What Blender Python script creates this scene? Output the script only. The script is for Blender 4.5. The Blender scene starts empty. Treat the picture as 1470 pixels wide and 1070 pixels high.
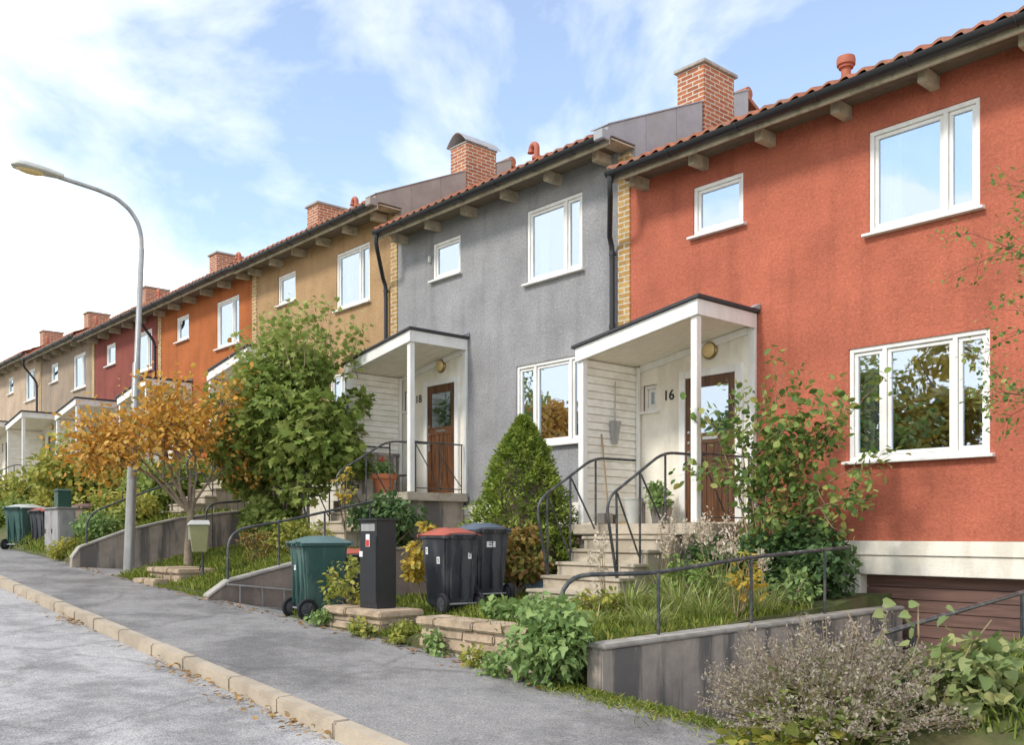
import bpy, bmesh, math, random
import numpy as np
from mathutils import Vector, Matrix
R = math.radians
H0 = 1.7                      # eye height above the road below the camera
C = bpy.context.scene.collection
rng = random.Random(11)

# ---------------------------------------------------------------- helpers
def P(u, v, z):
    """u runs along the terrace away from the viewer, v from the street to the houses."""
    return Vector((-u, v, z + H0))
def ident(x, y, z): return Vector((x, y, z))

class MB:
    def __init__(s, local=False):
        s.v = []; s.f = []; s.local = local; s.p = ident if local else P
    def add(s, vs, fs):
        n = len(s.v); s.v += [tuple(x) for x in vs]; s.f += [[i + n for i in f] for f in fs]; return s
    def box(s, a0, a1, b0, b1, z0, z1):
        p = s.p
        vs = [p(a, b, z) for z in (z0, z1) for b in (b0, b1) for a in (a0, a1)]
        return s.add(vs, [(0,2,3,1),(4,5,7,6),(0,1,5,4),(2,6,7,3),(0,4,6,2),(1,3,7,5)])
    def frustum(s, a0,a1,b0,b1,z0, c0,c1,d0,d1,z1):
        p = s.p
        vs = [p(a0,b0,z0),p(a1,b0,z0),p(a0,b1,z0),p(a1,b1,z0),p(c0,d0,z1),p(c1,d0,z1),p(c0,d1,z1),p(c1,d1,z1)]
        return s.add(vs, [(0,2,3,1),(4,5,7,6),(0,1,5,4),(2,6,7,3),(0,4,6,2),(1,3,7,5)])
    def prism_u(s, poly, u0, u1):            # poly in (v, z), extruded along u
        n = len(poly); vs = [s.p(u0, b, z) for b, z in poly] + [s.p(u1, b, z) for b, z in poly]
        return s.add(vs, [list(range(n)), list(range(2*n-1, n-1, -1))] + [(i, (i+1) % n, (i+1) % n + n, i + n) for i in range(n)])
    def prism_v(s, poly, v0, v1):            # poly in (u, z), extruded along v
        n = len(poly); vs = [s.p(a, v0, z) for a, z in poly] + [s.p(a, v1, z) for a, z in poly]
        return s.add(vs, [list(range(n)), list(range(2*n-1, n-1, -1))] + [(i, (i+1) % n, (i+1) % n + n, i + n) for i in range(n)])
    def prism_z(s, poly, z0, z1):
        n = len(poly); vs = [s.p(a, b, z0) for a, b in poly] + [s.p(a, b, z1) for a, b in poly]
        return s.add(vs, [list(range(n)), list(range(2*n-1, n-1, -1))] + [(i, (i+1) % n, (i+1) % n + n, i + n) for i in range(n)])
    def tube(s, pts, r, n=8):                # pts are real-space Vectors
        pts = [Vector(q) for q in pts]; k = len(pts)
        rs = r if isinstance(r, (list, tuple)) else [r] * k
        rings = []; prev = None
        for i in range(k):
            d = (pts[min(i+1, k-1)] - pts[max(i-1, 0)])
            if d.length < 1e-7: d = Vector((0,0,1))
            d.normalize()
            if prev is None:
                a = d.cross(Vector((0,0,1)))
                if a.length < 1e-3: a = d.cross(Vector((1,0,0)))
            else:
                a = prev - d * prev.dot(d)
                if a.length < 1e-4: a = d.orthogonal()
            a.normalize(); prev = a; b = d.cross(a)
            rings.append([pts[i] + (a*math.cos(2*math.pi*j/n) + b*math.sin(2*math.pi*j/n)) * rs[i] for j in range(n)])
        vs = [q for rr in rings for q in rr]
        fs = [(i*n+j, i*n+(j+1) % n, (i+1)*n+(j+1) % n, (i+1)*n+j) for i in range(k-1) for j in range(n)]
        fs += [list(range(n-1, -1, -1)), list(range((k-1)*n, k*n))]
        return s.add(vs, fs)
    def lathe(s, c, prof, n=20, axis='z'):   # prof [(r, h)], c real-space
        vs = []
        for r_, h in prof:
            for j in range(n):
                a = 2*math.pi*j/n; x, y = r_*math.cos(a), r_*math.sin(a)
                q = Vector((x, y, h)) if axis == 'z' else (Vector((x, -h, y)) if axis == 'y' else Vector((h, x, y)))
                vs.append(Vector(c) + q)
        k = len(prof)
        fs = [(i*n+j, i*n+(j+1) % n, (i+1)*n+(j+1) % n, (i+1)*n+j) for i in range(k-1) for j in range(n)]
        fs += [list(range(n-1, -1, -1)), list(range((k-1)*n, k*n))]
        return s.add(vs, fs)
    def build(s, name, mat, parent=None, bevel=0.0, smooth=None, recalc=True):
        me = bpy.data.meshes.new(name)
        off = Vector((0,0,0))
        if parent is not None and not s.local:
            q = parent
            while q is not None: off += q.location; q = q.parent
        me.from_pydata([tuple(Vector(v) - off) for v in s.v], [], s.f)
        bm = bmesh.new(); bm.from_mesh(me)
        if recalc: bmesh.ops.recalc_face_normals(bm, faces=bm.faces)
        if bevel > 0:
            ed = [e for e in bm.edges if len(e.link_faces) == 2 and e.calc_face_angle(0) > 0.5]
            bmesh.ops.bevel(bm, geom=ed, offset=bevel, segments=2, affect='EDGES', clamp_overlap=True)
        uv = bm.loops.layers.uv.new('UVMap')
        for f in bm.faces:
            nx, ny, nz = map(abs, f.normal)
            for l in f.loops:
                c = l.vert.co + off
                l[uv].uv = (c.x, c.y) if nz > nx and nz > ny else ((c.y, c.z) if nx > ny else (c.x, c.z))
        bm.to_mesh(me); bm.free()
        if smooth is not None:
            me.polygons.foreach_set('use_smooth', [True]*len(me.polygons))
            me.set_sharp_from_angle(angle=R(smooth))
        me.materials.append(mat)
        o = bpy.data.objects.new(name, me); C.objects.link(o)
        if parent is not None: o.parent = parent
        return o

def thing(name, label, cat, loc, group=None, rz=0.0):
    o = bpy.data.objects.new(name, None); C.objects.link(o)
    o.location = loc; o.rotation_euler = (0, 0, rz); o.empty_display_size = 0.2
    o['label'] = label; o['category'] = cat
    if group: o['group'] = group
    return o
def tag(o, label=None, cat=None, group=None, kind=None):
    if label: o['label'] = label
    if cat: o['category'] = cat
    if group: o['group'] = group
    if kind: o['kind'] = kind
    return o
def copy_tree(o, parent=None):
    c = o.copy(); C.objects.link(c); c.parent = parent
    for ch in list(o.children): copy_tree(ch, c)
    return c

# ---------------------------------------------------------------- materials
def newmat(name):
    m = bpy.data.materials.new(name); m.use_nodes = True
    nt = m.node_tree; return m, nt, nt.nodes, nt.links, nt.nodes['Principled BSDF']
def lin(c):
    return tuple(((x/255.0)/12.92 if x <= 10 else ((x/255.0+0.055)/1.055)**2.4) for x in c) + (1.0,)
def mat(name, col, rough=0.7, var=0.12, scale=3.0, bump=0.0, bscale=60.0, metal=0.0, spec=0.4, detail=6.0, stain=None, sscale=(1,1,1), samt=0.4):
    """plain colour with noise mottling, optional bump and optional second (stain) colour."""
    m, nt, N, L, b = newmat(name)
    tc = N.new('ShaderNodeTexCoord')
    nz = N.new('ShaderNodeTexNoise'); nz.inputs['Scale'].default_value = scale; nz.inputs['Detail'].default_value = detail; nz.inputs['Roughness'].default_value = 0.65
    L.new(tc.outputs['Object'], nz.inputs['Vector'])
    rp = N.new('ShaderNodeValToRGB'); rp.color_ramp.elements[0].position = 0.3; rp.color_ramp.elements[1].position = 0.7
    c = Vector(col[:3])
    rp.color_ramp.elements[0].color = (*(c*(1-var)), 1); rp.color_ramp.elements[1].color = (*[min(1, x*(1+var)) for x in c], 1)
    L.new(nz.outputs['Fac'], rp.inputs['Fac'])
    out = rp.outputs['Color']
    if stain:
        mp = N.new('ShaderNodeMapping'); mp.inputs['Scale'].default_value = sscale; L.new(tc.outputs['Object'], mp.inputs['Vector'])
        n2 = N.new('ShaderNodeTexNoise'); n2.inputs['Scale'].default_value = 1.0; n2.inputs['Detail'].default_value = 7; n2.inputs['Roughness'].default_value = 0.6
        L.new(mp.outputs['Vector'], n2.inputs['Vector'])
        r2 = N.new('ShaderNodeValToRGB'); r2.color_ramp.elements[0].position = 0.48; r2.color_ramp.elements[1].position = 0.57
        r2.color_ramp.elements[1].color = (samt, samt, samt, 1)
        L.new(n2.outputs['Fac'], r2.inputs['Fac'])
        mx = N.new('ShaderNodeMixRGB'); L.new(r2.outputs['Color'], mx.inputs['Fac']); L.new(out, mx.inputs['Color1']); mx.inputs['Color2'].default_value = (*stain[:3], 1)
        out = mx.outputs['Color']
    L.new(out, b.inputs['Base Color'])
    b.inputs['Roughness'].default_value = rough; b.inputs['Metallic'].default_value = metal; b.inputs['Specular IOR Level'].default_value = spec
    if bump > 0:
        nb = N.new('ShaderNodeTexNoise'); nb.inputs['Scale'].default_value = bscale; nb.inputs['Detail'].default_value = 4
        L.new(tc.outputs['Object'], nb.inputs['Vector'])
        bp = N.new('ShaderNodeBump'); bp.inputs['Strength'].default_value = bump; bp.inputs['Distance'].default_value = 0.02
        L.new(nb.outputs['Fac'], bp.inputs['Height']); L.new(bp.outputs['Normal'], b.inputs['Normal'])
    return m
def stucco(name, col):
    """rough trowelled render: blotchy colour, faint rain streaks, coarse and fine relief"""
    m, nt, N, L, b = newmat(name)
    tc = N.new('ShaderNodeTexCoord'); c = Vector(col[:3])
    def noise(sc, det, rough=0.6, vec=None):
        n = N.new('ShaderNodeTexNoise'); n.inputs['Scale'].default_value = sc; n.inputs['Detail'].default_value = det; n.inputs['Roughness'].default_value = rough
        L.new(vec or tc.outputs['Object'], n.inputs['Vector']); return n
    a = noise(1.1, 6); r = N.new('ShaderNodeValToRGB'); r.color_ramp.elements[0].position = 0.3; r.color_ramp.elements[1].position = 0.72
    r.color_ramp.elements[0].color = (*(c*0.78), 1); r.color_ramp.elements[1].color = (*(c*1.17), 1); L.new(a.outputs['Fac'], r.inputs['Fac'])
    f = noise(26, 5, 0.7); r2 = N.new('ShaderNodeValToRGB'); r2.color_ramp.elements[0].position = 0.32; r2.color_ramp.elements[1].position = 0.68
    r2.color_ramp.elements[0].color = (0.66,0.64,0.64,1); r2.color_ramp.elements[1].color = (1.16,1.18,1.19,1); L.new(f.outputs['Fac'], r2.inputs['Fac'])
    mp = N.new('ShaderNodeMapping'); mp.inputs['Scale'].default_value = (3.0, 3.0, 0.35); L.new(tc.outputs['Object'], mp.inputs['Vector'])
    st = noise(1.0, 6, 0.6, mp.outputs['Vector']); r3 = N.new('ShaderNodeValToRGB'); r3.color_ramp.elements[0].position = 0.5; r3.color_ramp.elements[1].position = 0.75
    r3.color_ramp.elements[0].color = (1,1,1,1); r3.color_ramp.elements[1].color = (0.66,0.65,0.65,1); L.new(st.outputs['Fac'], r3.inputs['Fac'])
    m1 = N.new('ShaderNodeMixRGB'); m1.blend_type = 'MULTIPLY'; m1.inputs['Fac'].default_value = 0.75; L.new(r.outputs['Color'], m1.inputs['Color1']); L.new(r2.outputs['Color'], m1.inputs['Color2'])
    m2 = N.new('ShaderNodeMixRGB'); m2.blend_type = 'MULTIPLY'; m2.inputs['Fac'].default_value = 0.7; L.new(m1.outputs['Color'], m2.inputs['Color1']); L.new(r3.outputs['Color'], m2.inputs['Color2'])
    L.new(m2.outputs['Color'], b.inputs['Base Color']); b.inputs['Roughness'].default_value = 0.92; b.inputs['Specular IOR Level'].default_value = 0.2
    h = noise(38, 5, 0.6); h2 = noise(7, 3)
    ad = N.new('ShaderNodeMath'); ad.operation = 'ADD'; L.new(h.outputs['Fac'], ad.inputs[0]); L.new(h2.outputs['Fac'], ad.inputs[1])
    bp = N.new('ShaderNodeBump'); bp.inputs['Strength'].default_value = 0.7; bp.inputs['Distance'].default_value = 0.018
    L.new(ad.outputs[0], bp.inputs['Height']); L.new(bp.outputs['Normal'], b.inputs['Normal'])
    return m
def brick(name, c1, c2, mortar, bw=0.25, rh=0.075, ms=0.012):
    m, nt, N, L, b = newmat(name)
    uv = N.new('ShaderNodeUVMap')
    br = N.new('ShaderNodeTexBrick'); br.inputs['Scale'].default_value = 1.0
    br.inputs['Color1'].default_value = c1; br.inputs['Color2'].default_value = c2; br.inputs['Mortar'].default_value = mortar
    br.inputs['Brick Width'].default_value = bw; br.inputs['Row Height'].default_value = rh; br.inputs['Mortar Size'].default_value = ms; br.inputs['Mortar Smooth'].default_value = 0.15; br.inputs['Bias'].default_value = 0.0
    L.new(uv.outputs['UV'], br.inputs['Vector'])
    tc = N.new('ShaderNodeTexCoord'); nz = N.new('ShaderNodeTexNoise'); nz.inputs['Scale'].default_value = 14; nz.inputs['Detail'].default_value = 6; L.new(tc.outputs['Object'], nz.inputs['Vector'])
    r = N.new('ShaderNodeValToRGB'); r.color_ramp.elements[0].position = 0.3; r.color_ramp.elements[1].position = 0.7; r.color_ramp.elements[0].color = (0.7,0.7,0.7,1); r.color_ramp.elements[1].color = (1.15,1.15,1.15,1); L.new(nz.outputs['Fac'], r.inputs['Fac'])
    mx = N.new('ShaderNodeMixRGB'); mx.blend_type = 'MULTIPLY'; mx.inputs['Fac'].default_value = 0.7; L.new(br.outputs['Color'], mx.inputs['Color1']); L.new(r.outputs['Color'], mx.inputs['Color2'])
    L.new(mx.outputs['Color'], b.inputs['Base Color']); b.inputs['Roughness'].default_value = 0.9
    bp = N.new('ShaderNodeBump'); bp.invert = True; bp.inputs['Strength'].default_value = 0.8; bp.inputs['Distance'].default_value = 0.012; L.new(br.outputs['Fac'], bp.inputs['Height']); L.new(bp.outputs['Normal'], b.inputs['Normal'])
    return m
def wood(name, c1, c2, axis='z', rough=0.45):
    m, nt, N, L, b = newmat(name)
    tc = N.new('ShaderNodeTexCoord'); mp = N.new('ShaderNodeMapping'); L.new(tc.outputs['Object'], mp.inputs['Vector'])
    mp.inputs['Scale'].default_value = {'z': (28, 28, 2.0), 'x': (2, 28, 28), 'y': (28, 2, 28)}[axis]
    nz = N.new('ShaderNodeTexNoise'); nz.inputs['Scale'].default_value = 1.0; nz.inputs['Detail'].default_value = 6; nz.inputs['Distortion'].default_value = 0.4; L.new(mp.outputs['Vector'], nz.inputs['Vector'])
    r = N.new('ShaderNodeValToRGB'); r.color_ramp.elements[0].position = 0.35; r.color_ramp.elements[1].position = 0.68; r.color_ramp.elements[0].color = c1; r.color_ramp.elements[1].color = c2
    L.new(nz.outputs['Fac'], r.inputs['Fac']); L.new(r.outputs['Color'], b.inputs['Base Color']); b.inputs['Roughness'].default_value = rough
    bp = N.new('ShaderNodeBump'); bp.inputs['Strength'].default_value = 0.25; bp.inputs['Distance'].default_value = 0.004; L.new(nz.outputs['Fac'], bp.inputs['Height']); L.new(bp.outputs['Normal'], b.inputs['Normal'])
    return m
def leafmat(name, cols, rough=0.55, trans=0.35):
    m, nt, N, L, b = newmat(name)
    at = N.new('ShaderNodeAttribute'); at.attribute_name = 'rnd'
    r = N.new('ShaderNodeValToRGB'); e = r.color_ramp.elements
    while len(e) < len(cols): e.new(0.5)
    for i, c in enumerate(cols): e[i].position = i/(len(cols)-1); e[i].color = c
    L.new(at.outputs['Fac'], r.inputs['Fac']); L.new(r.outputs['Color'], b.inputs['Base Color'])
    b.inputs['Roughness'].default_value = rough; b.inputs['Specular IOR Level'].default_value = 0.3
    tr = N.new('ShaderNodeBsdfTranslucent'); L.new(r.outputs['Color'], tr.inputs['Color'])
    ms = N.new('ShaderNodeMixShader'); ms.inputs['Fac'].default_value = trans
    L.new(b.outputs[0], ms.inputs[1]); L.new(tr.outputs[0], ms.inputs[2]); L.new(ms.outputs[0], N['Material Output'].inputs['Surface'])
    return m
def glassmat(name, refl=0.55):
    m, nt, N, L, b = newmat(name)
    gl = N.new('ShaderNodeBsdfGlossy'); gl.inputs['Roughness'].default_value = 0.012; gl.inputs['Color'].default_value = (0.76,0.87,1.0,1)
    tp = N.new('ShaderNodeBsdfTransparent'); tp.inputs['Color'].default_value = (0.80,0.86,0.88,1)
    tc = N.new('ShaderNodeTexCoord'); nz = N.new('ShaderNodeTexNoise'); nz.inputs['Scale'].default_value = 1.6; nz.inputs['Detail'].default_value = 1; L.new(tc.outputs['Object'], nz.inputs['Vector'])
    bp = N.new('ShaderNodeBump'); bp.inputs['Strength'].default_value = 0.10; bp.inputs['Distance'].default_value = 0.02; L.new(nz.outputs['Fac'], bp.inputs['Height']); L.new(bp.outputs['Normal'], gl.inputs['Normal'])
    ms = N.new('ShaderNodeMixShader'); ms.inputs['Fac'].default_value = refl
    L.new(tp.outputs[0], ms.inputs[1]); L.new(gl.outputs[0], ms.inputs[2]); L.new(ms.outputs[0], N['Material Output'].inputs['Surface'])
    return m

M = {}
M['red'] = stucco('red_render', (0.50, 0.150, 0.090))
M['grey'] = stucco('grey_render', (0.335, 0.33, 0.33))
M['ochre'] = stucco('ochre_render', (0.47, 0.30, 0.155))
M['orange'] = stucco('orange_render', (0.46, 0.145, 0.048))
M['maroon'] = stucco('maroon_render', (0.28, 0.085, 0.065))
M['taupe'] = stucco('taupe_render', (0.37, 0.29, 0.215))
M['beige'] = stucco('beige_render', (0.55, 0.42, 0.30))
M['cream'] = mat('cream_render', (0.87, 0.82, 0.70), 0.85, 0.08, 2.5, 0.25, 50, stain=(0.55,0.48,0.36), sscale=(2,2,0.7), samt=0.35)
M['white'] = mat('white_paint', (0.84, 0.825, 0.78), 0.5, 0.05, 6, 0.08, 90, stain=(0.58,0.53,0.44), sscale=(5,5,1.6), samt=0.22)
M['siding'] = mat('white_boards', (0.90, 0.865, 0.77), 0.6, 0.06, 5, 0.1, 70, stain=(0.6,0.52,0.40), sscale=(3,3,9), samt=0.3)
M['board'] = mat('cream_boards', (0.88, 0.82, 0.69), 0.6, 0.07, 6, 0.1, 70)
M['fascia'] = mat('beige_timber', (0.50, 0.43, 0.31), 0.7, 0.1, 7, 0.12, 60, stain=(0.22,0.18,0.13), sscale=(5,5,5), samt=0.5)
M['soffit'] = mat('brown_soffit', (0.20, 0.16, 0.115), 0.8, 0.15, 8)
M['brick'] = brick('orange_brick', (0.46,0.155,0.062,1), (0.33,0.10,0.045,1), (0.56,0.48,0.38,1))
M['ybrick'] = brick('yellow_brick', (0.52,0.32,0.10,1), (0.42,0.23,0.07,1), (0.60,0.53,0.40,1), 0.24, 0.085, 0.013)
M['tile'] = mat('clay_pantile', (0.36, 0.125, 0.062), 0.8, 0.3, 9, 0.2, 60, stain=(0.24,0.15,0.10), sscale=(3,3,3), samt=0.6)
M['black'] = mat('black_metal', (0.022,0.023,0.026), 0.38, 0.15, 6, metal=0.0, spec=0.5)
M['zinc'] = mat('dark_zinc', (0.36,0.365,0.38), 0.6, 0.15, 3, metal=0.0, stain=(0.36,0.35,0.33), sscale=(2,2,1), samt=0.4)
M['zincbrown'] = mat('brown_zinc', (0.33,0.285,0.25), 0.6, 0.15, 3, metal=0.0)
M['felt'] = mat('roof_felt_edge', (0.055,0.055,0.06), 0.7, 0.25, 10, 0.15, 40)
M['vent'] = mat('terracotta_pipe', (0.40,0.12,0.065), 0.6, 0.15, 8)
M['door'] = wood('oiled_door', (0.055,0.022,0.010,1), (0.165,0.070,0.028,1))
M['garage'] = wood('brown_boards', (0.12,0.066,0.05,1), (0.20,0.11,0.085,1), 'x', 0.7)
M['steel'] = mat('brushed_steel', (0.55,0.55,0.53), 0.3, 0.06, 20, metal=0.9)
M['glass'] = glassmat('window_glass', 0.52)
M['glass2'] = glassmat('door_glass', 0.45)
M['room'] = mat('dim_room', (0.20,0.19,0.17), 0.9, 0.05, 2)  # dark colour stands for the dim daytime interior
M['curtain'] = mat('white_curtain', (0.75,0.75,0.74), 0.9, 0.05, 5)
M['lampglass'] = mat('opal_lamp', (0.72,0.55,0.26), 0.2, 0.1, 5, spec=0.6)
M['lampring'] = mat('brass_ring', (0.30,0.22,0.10), 0.35, 0.1, 9, metal=0.7)
M['stone'] = mat('step_stone', (0.50,0.43,0.33), 0.85, 0.14, 5, 0.3, 45, stain=(0.28,0.23,0.16), sscale=(2.5,2.5,3.5), samt=0.55)
M['walling'] = mat('walling_stone', (0.46,0.35,0.24), 0.9, 0.24, 3.2, 0.7, 22, stain=(0.26,0.20,0.14), sscale=(4,4,6), samt=0.6)
M['mortar'] = mat('pale_mortar', (0.52,0.45,0.36), 0.95, 0.12, 12, 0.3, 60)
M['concrete'] = mat('stained_concrete', (0.38,0.325,0.27), 0.9, 0.2, 4, 0.3, 40, stain=(0.125,0.118,0.11), sscale=(3.4,3.4,0.4), samt=0.88)
M['concretebrown'] = mat('brown_concrete', (0.30,0.235,0.19), 0.9, 0.2, 4, 0.3, 40, stain=(0.18,0.145,0.12), sscale=(2.4,2.4,0.7), samt=0.7)
M['coping'] = mat('pale_coping', (0.40,0.37,0.325), 0.9, 0.15, 6, 0.25, 50, stain=(0.2,0.18,0.15), sscale=(4,4,4), samt=0.4)
M['rail'] = mat('painted_rail', (0.045,0.050,0.052), 0.4, 0.2, 10, spec=0.5, stain=(0.16,0.15,0.13), sscale=(9,9,9), samt=0.5)
M['galv'] = mat('galvanised', (0.42,0.42,0.41), 0.45, 0.1, 10, metal=0.45, stain=(0.30,0.29,0.27), sscale=(9,9,1.2), samt=0.5)
M['bin'] = mat('dark_bin_plastic', (0.030,0.033,0.041), 0.5, 0.2, 5, 0.12, 120, stain=(0.10,0.10,0.105), sscale=(5,5,1.5), samt=0.6)
M['bingreen'] = mat('green_bin_plastic', (0.032,0.092,0.078), 0.5, 0.18, 5, 0.12, 120, stain=(0.11,0.17,0.15), sscale=(5,5,1.5), samt=0.6)
M['binred'] = mat('red_bin_lid', (0.40,0.095,0.06), 0.55, 0.15, 6)
M['binblue'] = mat('slate_bin_lid', (0.10,0.125,0.165), 0.42, 0.15, 6)
M['bingreenlid'] = mat('faded_green_lid', (0.10,0.17,0.16), 0.5, 0.15, 6)
M['rubber'] = mat('tyre_rubber', (0.018,0.018,0.019), 0.8, 0.1, 8)
M['hub'] = mat('wheel_hub', (0.06,0.06,0.065), 0.5, 0.1, 8)
M['label'] = mat('paper_label', (0.78,0.77,0.74), 0.6, 0.03, 20)
M['ink'] = mat('black_ink', (0.02,0.02,0.022), 0.6, 0.0, 5)
M['redsticker'] = mat('red_sticker', (0.55,0.05,0.04), 0.5, 0.03, 20)
M['terracotta'] = mat('terracotta_pot', (0.50,0.17,0.075), 0.8, 0.12, 6, 0.1, 50)
M['soil'] = mat('dark_soil', (0.075,0.055,0.038), 0.95, 0.3, 12, 0.6, 30)
M['lawn'] = mat('grass_soil', (0.085,0.10,0.03), 0.95, 0.35, 5, 0.5, 40, stain=(0.13,0.105,0.05), sscale=(2,2,2), samt=0.6)
M['greybox'] = mat('grey_cabinet', (0.33,0.32,0.31), 0.6, 0.1, 5, 0.08, 60, stain=(0.21,0.2,0.19), sscale=(5,5,3), samt=0.5)
M['greenbox'] = mat('dark_green_paint', (0.025,0.075,0.05), 0.5, 0.12, 8)
M['binolive'] = mat('olive_bin_paint', (0.28,0.27,0.13), 0.5, 0.12, 8)
M['lid'] = mat('pale_lid', (0.52,0.52,0.47), 0.5, 0.08, 8)
M['crate'] = mat('blue_crate', (0.25,0.38,0.50), 0.5, 0.1, 8)
M['bark'] = mat('grey_bark', (0.27,0.215,0.155), 0.9, 0.25, 14, 0.5, 60)
M['twig'] = mat('pale_twig', (0.33,0.25,0.15), 0.9, 0.2, 14)
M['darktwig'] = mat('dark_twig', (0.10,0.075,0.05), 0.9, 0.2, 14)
G = lambda *a: tuple(a) + (1,)
M['l_green'] = leafmat('maple_leaf', [G(.13,.19,.035), G(.21,.29,.06), G(.30,.37,.09), G(.42,.45,.14)])
M['l_amber'] = leafmat('amber_leaf', [G(.34,.33,.08), G(.54,.24,.04), G(.66,.34,.06), G(.70,.42,.08), G(.72,.50,.15)])
M['l_yellowgreen'] = leafmat('yellow_green_leaf', [G(.17,.22,.045), G(.31,.34,.07), G(.46,.44,.09), G(.56,.44,.09)])
M['l_spruce'] = leafmat('spruce_needle', [G(.115,.175,.022), G(.19,.26,.035), G(.28,.34,.055)], 0.6, 0.2)
M['l_ivy'] = leafmat('ivy_leaf', [G(.06,.12,.045), G(.10,.175,.06), G(.17,.25,.09)])
M['l_pale'] = leafmat('pale_leaf', [G(0.145,0.246,0.080), G(0.246,0.362,0.116), G(0.362,0.464,0.160)])
M['l_rose'] = leafmat('rose_leaf', [G(0.087,0.160,0.043), G(0.174,0.275,0.065), G(0.290,0.377,0.102), G(0.435,0.406,0.116)])
M['l_big'] = leafmat('broad_leaf', [G(.13,.19,.07), G(.22,.29,.10), G(.34,.38,.15), G(.46,.44,.18)])
M['l_strap'] = leafmat('strap_leaf', [G(.15,.22,.04), G(.26,.34,.07), G(.40,.44,.12), G(.55,.52,.28), G(.22,.28,.06)])
M['l_dry'] = leafmat('dry_seedhead', [G(.27,.215,.17), G(.38,.32,.26), G(.19,.15,.12), G(.46,.41,.32), G(.30,.29,.16)], 0.8, 0.25)
M['l_plume'] = leafmat('pale_plume', [G(0.616,0.517,0.396), G(0.720,0.638,0.506), G(0.528,0.407,0.286)], 0.8, 0.3)
M['l_yellow'] = leafmat('yellow_leaf', [G(0.550,0.363,0.044), G(0.638,0.462,0.077), G(0.396,0.352,0.066), G(0.550,0.264,0.033)])
M['l_grass'] = leafmat('grass_blade', [G(0.116,0.181,0.026), G(0.217,0.290,0.043), G(0.334,0.392,0.065), G(0.435,0.406,0.116)], 0.6, 0.3)
M['l_brown'] = leafmat('fallen_leaf', [G(0.290,0.160,0.065), G(0.435,0.261,0.102), G(0.418,0.264,0.099), G(0.217,0.131,0.072)], 0.8, 0.1)
M['l_flower'] = leafmat('red_flower', [G(0.550,0.066,0.055), G(0.660,0.132,0.099)], 0.6, 0.2)
M['l_mix'] = leafmat('autumn_mix_leaf', [G(0.145,0.203,0.058), G(0.319,0.319,0.072), G(0.396,0.187,0.066), G(0.203,0.246,0.072), G(0.462,0.275,0.077)])

# ---------------------------------------------------------------- foliage helpers
rg = np.random.default_rng(5)
SHAPES = {
    'kite':  [(0.42,0.42)],
    'oval':  [(0.30,0.18),(0.42,0.48),(0.27,0.80)],
    'heart': [(0.34,-0.06),(0.52,0.22),(0.34,0.62)],
    'maple': [(0.22,0.02),(0.58,0.16),(0.34,0.38),(0.56,0.66),(0.18,0.66)],
    'ivy':   [(0.36,-0.05),(0.52,0.24),(0.24,0.42),(0.16,0.74)],
    'blade': [(0.5,0.0),(0.42,0.55)],
    'needle':[(0.5,0.25)],
}
def unit(a): return a / np.maximum(np.linalg.norm(a, axis=1, keepdims=True), 1e-9)
def leaves(name, pts, axes, nrms, sizes, m, parent=None, shape='kite', wid=0.8, fold=0.16, curl=0.12, local=False, rnd=None):
    """one foliage mesh of many small folded leaves; pts in real space (x, y, z)"""
    pts = np.asarray(pts, float); n = len(pts); sizes = np.asarray(sizes, float).reshape(-1, 1)
    a = unit(np.asarray(axes, float)); nn = np.asarray(nrms, float); nn = unit(nn - a*np.sum(a*nn, axis=1, keepdims=True)); b = np.cross(a, nn)
    prof = SHAPES[shape]; k = len(prof); V = [pts]
    for x, y in prof: V.append(pts + a*y*sizes + b*x*wid*sizes + nn*(fold*x - curl*y*y)*sizes)
    V.append(pts + a*sizes - nn*curl*1.3*sizes)
    for x, y in reversed(prof): V.append(pts + a*y*sizes - b*x*wid*sizes + nn*(fold*x - curl*y*y)*sizes)
    m_ = 2*k + 2; V = np.stack(V, 1).reshape(-1, 3)
    if parent is not None and not local:
        off = Vector((0,0,0)); q = parent
        while q is not None: off += q.location; q = q.parent
        V = V - np.array(off)
    h1 = list(range(0, k+2)); h2 = [0] + list(range(k+1, m_)); fl = len(h1)
    base = (np.arange(n)*m_)[:, None]
    loops = np.concatenate([base + np.array(h1)[None], base + np.array(h2)[None]], 1).reshape(-1)
    me = bpy.data.meshes.new(name); me.vertices.add(len(V)); me.vertices.foreach_set('co', V.astype(np.float32).ravel())
    me.loops.add(len(loops)); me.loops.foreach_set('vertex_index', loops.astype(np.int32))
    me.polygons.add(2*n); me.polygons.foreach_set('loop_start', (np.arange(2*n)*fl).astype(np.int32))
    at = me.attributes.new('rnd', 'FLOAT', 'FACE')
    r = rg.random(n) if rnd is None else np.asarray(rnd)
    at.data.foreach_set('value', np.repeat(np.clip(r, 0, 1), 2).astype(np.float32))
    me.update(calc_edges=True); me.materials.append(m)
    o = bpy.data.objects.new(name, me); C.objects.link(o)
    if parent is not None: o.parent = parent
    return o
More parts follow.
